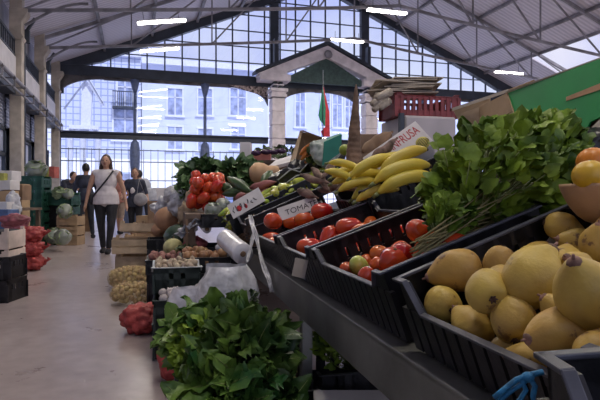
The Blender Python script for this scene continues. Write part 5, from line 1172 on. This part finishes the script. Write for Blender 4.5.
# =================================================================== PEOPLE
skin = mat('skin', (.44, .25, .17), .55, .06, 8, sss=.05); hairb = mat('brown_hair', (.055, .028, .018), .55, .2, 30); hairk = mat('black_hair', (.015, .012, .012), .5, .2, 30)
eye = mat('eye_dark', (.02, .015, .015), .3); lips = mat('lips', (.35, .10, .09), .5)
def person(lab, p, rz, H, pose, top, top_m, leg_m, hair='short', hair_m=hairk, shoe_m=dark, stout=1., bag=None, leglen=1.0):
    """pose: arms [(elbow),(hand)] left/right, feet offsets; local frame: facing -Y, metres for H=1.7"""
    r = empty('person', p, rz); r.scale = (H/1.7,)*3; tag(r, lab, 'person')
    lean = pose.get('lean', 0.); w_ = stout
    def T(x, y, z):
        "bend upper body forward about the hips"
        if z > .92: a = lean; dz = z-.92; return V((x, y-sin(a)*dz, .92+cos(a)*dz))
        return V((x, y, z))
    pel = V((0, 0, .92)); neck = T(0, .0, 1.42); head = T(0, -.01, 1.575)+V((0, -pose.get('nod', 0), -abs(pose.get('nod', 0))*.5))
    sh = [T(s*.165*w_, 0, 1.375) for s in (-1, 1)]; hip = [V((s*.09*w_, 0, .90)) for s in (-1, 1)]
    knee = [hip[i]+V(k) for i, k in enumerate(pose['knee'])]; ank = [V(a) for a in pose['ank']]
    elb = [sh[i]+V(e) for i, e in enumerate(pose['elb'])]; hand = [sh[i]+V(e) for i, e in enumerate(pose['hand'])]
    m = MB()
    def torso(m, g):
        m.ell(T(0, 0, 1.25), (.155*w_+g, .105*w_+g, .19+g), 14, 10); m.ell(T(0, -.005, 1.08), (.125*w_+g, .10*w_+g, .16), 14, 10); m.ell((0, .01, .93), (.165*w_+g, .12*w_+g, .13+g), 14, 10)
        m.cap(sh[0]*.9+T(0, 0, 1.375)*.1, sh[1]*.9+T(0, 0, 1.375)*.1, .052+g, .052+g)
    torso(m, 0); m.cap(neck-V((0, 0, .05)), head-V((0, -.015, .06)), .056, .05)
    m.ell(head, (.072, .09, .108), 16, 12); m.ell(head+V((0, -.03, -.07)), (.046, .05, .045), 10, 8)
    m.ell(head+V((0, -.093, -.012)), (.014, .02, .022), 8, 6)
    for s in (-1, 1): m.ell(head+V((s*.074, .005, -.01)), (.012, .02, .03), 8, 6)
    for i in (0, 1):
        s = (-1, 1)[i]
        m.cap(sh[i], elb[i], .05*w_**.8, .038); m.cap(elb[i], hand[i], .038, .025)
        dr = (hand[i]-elb[i]).normalized(); sd = dr.cross(V((0, 1, 0))); sd = sd.normalized() if sd.length > .1 else V((1, 0, 0)); pal = hand[i]+dr*.045; fwd_ = sd.cross(dr)
        m.cap(hand[i], pal+dr*.03, .026, .028)
        for k in range(4):
            b = pal+dr*.03+fwd_*(k-1.5)*.019; mid = b+dr*(.038-.004*abs(k-1.2))+sd*.004*s; m.cap(b, mid, .0095, .009, 6); m.cap(mid, mid+dr*.028-sd*.012*s, .009, .008, 6)
        b = pal-fwd_*.025; m.cap(b-dr*.01, b-fwd_*.028+dr*.03, .011, .009, 6)
        m.cap(hip[i], knee[i], .085*w_, .056); m.cap(knee[i], ank[i], .056, .036); m.cap(ank[i]+V((0, 0, -.03)), ank[i]+V((0, -.13, -.055)), .034, .026)
    m.build('body', skin, r, remesh=.0095)
    for s in (-1, 1): MB().ell(head+V((s*.03, -.083, .012)), (.011, .008, .007), 8, 6).build('eye', eye, r)
    MB().ell(head+V((0, -.083, -.05)), (.022, .008, .007), 8, 6).build('mouth', lips, r)
    # hair
    m = MB(); m.ell(head+V((0, .022, .025)), (.083, .088, .105), 16, 12, None, .06, 18, 3)
    if hair == 'long':
        for s in (-1, 1): m.cap(head+V((s*.065, .02, .02)), head+V((s*.085, .02, -.14)), .034, .03)
        m.cap(head+V((0, .06, 0)), head+V((0, .07, -.17)), .06, .05)
    if hair == 'bob':
        for s in (-1, 1): m.cap(head+V((s*.066, .015, .02)), head+V((s*.07, .02, -.08)), .028, .024)
        m.cap(head+V((0, .05, 0)), head+V((0, .06, -.09)), .06, .05)
    m.build('hair', hair_m, r, remesh=.011)
    # clothes
    m = MB(); torso(m, .016)
    hem = top.get('hem', .86); m.ell((0, .01, hem+.16), (.185*w_, .145*w_, .12), 14, 8); m.lathe([(.02, hem), (.195*w_, hem), (.19*w_, hem+.12), (.15*w_, hem+.26)], 20, Matrix.Translation((0, .01, 0)) @ Matrix.Diagonal((1, .76, 1, 1))); 
    m.ell(neck-V((0, 0, .06)), (.10, .075, .05), 12, 8)
    sl = top.get('sleeve', 0)
    for i in (0, 1):
        if sl > 0:
            e = sh[i].lerp(elb[i], min(1, sl)); m.cap(sh[i], e, .062*w_**.8, .05)
            if sl > 1: m.cap(elb[i], elb[i].lerp(hand[i], sl-1), .048, .036)
        else: m.ell(sh[i]+V((0, 0, .0)), (.055, .06, .055), 8, 6)
    m.build('top', top_m, r, remesh=.013)
    m = MB(); m.ell((0, .012, .93), (.172*w_, .13*w_, .13), 14, 10)
    for i in (0, 1):
        m.cap(hip[i], knee[i], .097*w_, .066)
        e = knee[i].lerp(ank[i], leglen*.93); m.cap(knee[i], e, .066, .066-.018*leglen)
    m.build('trousers', leg_m, r, remesh=.013)
    for i in (0, 1):
        m = MB(); a = ank[i]; m.cap(a+V((0, .02, -.035)), a+V((0, -.14, -.055)), .045, .036); m.ell(a+V((0, -.04, -.075)), (.045, .13, .022), 10, 6); m.build('shoe', shoe_m, r, remesh=.01)
    return r, sh, hand, hip
stand_ = dict(knee=[(0, -.03, -.43), (0, .04, -.43)], ank=[(-.10, -.06, .095), (.10, .16, .095)], elb=[(-.08, .02, -.27), (.08, -.02, -.27)], hand=[(-.13, -.02, -.50), (.12, -.10, -.50)])
walkw = dict(knee=[(.02, .02, -.43), (0, -.10, -.42)], ank=[(-.07, .12, .095), (.06, -.10, .095)], elb=[(-.09, .0, -.28), (.10, .01, -.28)], hand=[(-.13, -.05, -.52), (.15, -.05, -.52)])
wtop = mat('white_top', (.60, .56, .58), .8, .06, 12, .3, 25); blk = mat('black_trousers', (.018, .018, .025), .8, .2, 8); navy = mat('dark_shirt', (.03, .035, .06), .8, .2, 8); beige = mat('light_shirt', (.42, .40, .36), .8, .1, 8); lshirt = mat('pale_blue_shirt', (.38, .40, .46), .8, .1, 8)
p1_ = onfloor(106, 9.25); w1, sh, hd, hp = person('woman in white sleeveless top and black trousers walking towards the camera with a crossbody strap', p1_, -YAW+.12+.02, 1.70, walkw, dict(hem=.84), wtop, blk, 'long', hairb, dark, 1.14)
m = MB(); m.tube([(.13, -.10, 1.40), (.06, -.16, 1.28), (-.08, -.165, 1.10), (-.19, -.10, .98), (-.2, .02, .96)], .014, 6); m.tube([(.13, -.10, 1.40), (.12, .05, 1.43), (.0, .14, 1.2), (-.18, .1, .98)], .014, 6); m.build('bag_strap', blk, w1)
m = MB(); m.ell((-.24, .03, .93), (.05, .10, .10), 12, 8); m.build('shoulder_bag', blk, w1)
person('man in dark shirt and trousers seen from behind, left of the walking woman', onfloor(86, 12.6), -YAW+pi+.15, 1.76, dict(stand_, knee=[(.0, -.08, -.42), (0, .05, -.43)], ank=[(-.11, -.16, .095), (.10, .16, .095)]), dict(hem=.86, sleeve=1.7), navy, mat('dark_jeans', (.03, .035, .05), .8, .2, 8), 'short', hairk, dark, 1.0)
w3, *_ = person('woman in a black dress carrying a grey handbag, right of the walking woman', onfloor(135, 11.6), -YAW+.2, 1.60, dict(walkw, hand=[(-.10, -.22, -.34), (.14, -.08, -.50)], elb=[(-.10, .02, -.27), (.09, .01, -.28)]), dict(hem=.80, sleeve=.9), navy, blk, 'bob', mat('auburn_hair', (.10, .045, .03), .5, .2, 30), dark, 1.0, leglen=.35)
gbag = mat('grey_handbag', (.30, .29, .31), .6, .1, 8, .2, 20); m = MB(); m.ell((.14, -.16, .98), (.16, .09, .15), 14, 10, None, .15, 8); m.build('handbag', gbag, w3, remesh=.012); MB().tube([(.05, -.12, 1.08), (.10, -.10, 1.42), (.22, -.10, 1.1)], .012, 6).build('handbag_strap', gbag, w3)
m = MB(); m.ell((-.04, -.13, 1.18), (.05, .02, .07), 10, 6, None, .4, 14); m.build('white_print', wtop, w3)
person('man in a light shirt bending over goods at the right of the aisle', onfloor(149.5, 12.8), -YAW-1.9, 1.70, dict(stand_, lean=.40, nod=.05, elb=[(-.04, -.16, -.22), (.04, -.16, -.22)], hand=[(-.02, -.36, -.32), (.02, -.36, -.36)]), dict(hem=.9, sleeve=.6), lshirt, navy, 'short', hairk)
person('seller in a dark T-shirt leaning over the far left counter', onfloor(63, 13.6), -YAW+1.1, 1.72, dict(stand_, lean=.5, nod=.06, elb=[(-.04, -.14, -.24), (.04, -.14, -.24)], hand=[(-.0, -.34, -.34), (.0, -.34, -.36)]), dict(hem=.88, sleeve=.6), navy, blk, 'short', hairb)
person('person in a coral top partly hidden between the two women', onfloor(119.5, 14.2), -YAW+pi-.1, 1.66, walkw, dict(hem=.86, sleeve=.5), mat('coral_top', (.45, .20, .16), .8, .1, 8), mat('beige_shorts', (.35, .27, .22), .8), 'short', hairk, leglen=.05)
for pr, us in ((TP, TU),):
    pass
LAMP_W=75; EXPO=0.0
# =================================================================== LIGHT + CAMERA
w = bpy.data.worlds.new('sky'); sc.world = w; w.use_nodes = True; n = w.node_tree; N = n.nodes; L = n.links; N.clear()
out = N.new('ShaderNodeOutputWorld'); bg = N.new('ShaderNodeBackground'); tc = N.new('ShaderNodeTexCoord'); nz = N.new('ShaderNodeTexNoise'); nz.inputs['Scale'].default_value = 3.5; nz.inputs['Detail'].default_value = 5
r = N.new('ShaderNodeValToRGB'); r.color_ramp.elements[0].position = .4; r.color_ramp.elements[1].position = .62
r.color_ramp.elements[0].color = (.52, .58, .98, 1); r.color_ramp.elements[1].color = (.82, .86, 1.0, 1)
L.new(tc.outputs['Generated'], nz.inputs[0]); L.new(nz.outputs[0], r.inputs[0]); L.new(r.outputs[0], bg.inputs[0]); bg.inputs[1].default_value = 1.08; L.new(bg.outputs[0], out.inputs[0])
def light(kind, loc, rot, e, col, size=None, sy=None, name='light', spread=None):
    l = bpy.data.lights.new(name, kind); l.energy = e; l.color = col
    if kind == 'AREA':
        l.shape = 'RECTANGLE'; l.size = size; l.size_y = sy or size
        if spread: l.spread = spread
    if kind == 'SUN': l.angle = radians(1.5)
    o = bpy.data.objects.new(name, l); C.objects.link(o); o.location = loc; o.rotation_euler = rot; return o
light('SUN', (0, 0, 20), (radians(38), 0, radians(12)), 3.4, (.95, .96, 1), name='sun')
for x in (.9, 7.9, 15.5):
    for y in (19.9, 16.1, 12.3, 8.5, 4.7, 1.0):
        light('AREA', (x, y, chz(x)-.38), (0, 0, 0), LAMP_W, (1, .90, .76), 1.4, .2, 'lamp_glow')
cam = bpy.data.cameras.new('camera'); co = bpy.data.objects.new('camera', cam); C.objects.link(co)
cam.sensor_width = 36; cam.lens = 540*36/600; cam.clip_start = .02; cam.clip_end = 300
cam.shift_y = -2/600
co.location = (0, 0, CAMZ); co.rotation_euler = (pi/2, 0, -YAW); sc.camera = co
sc.view_settings.view_transform = 'Standard'; sc.view_settings.look = 'None'; sc.view_settings.gamma = 1; sc.view_settings.use_curve_mapping = False
sc.view_settings.exposure = EXPO
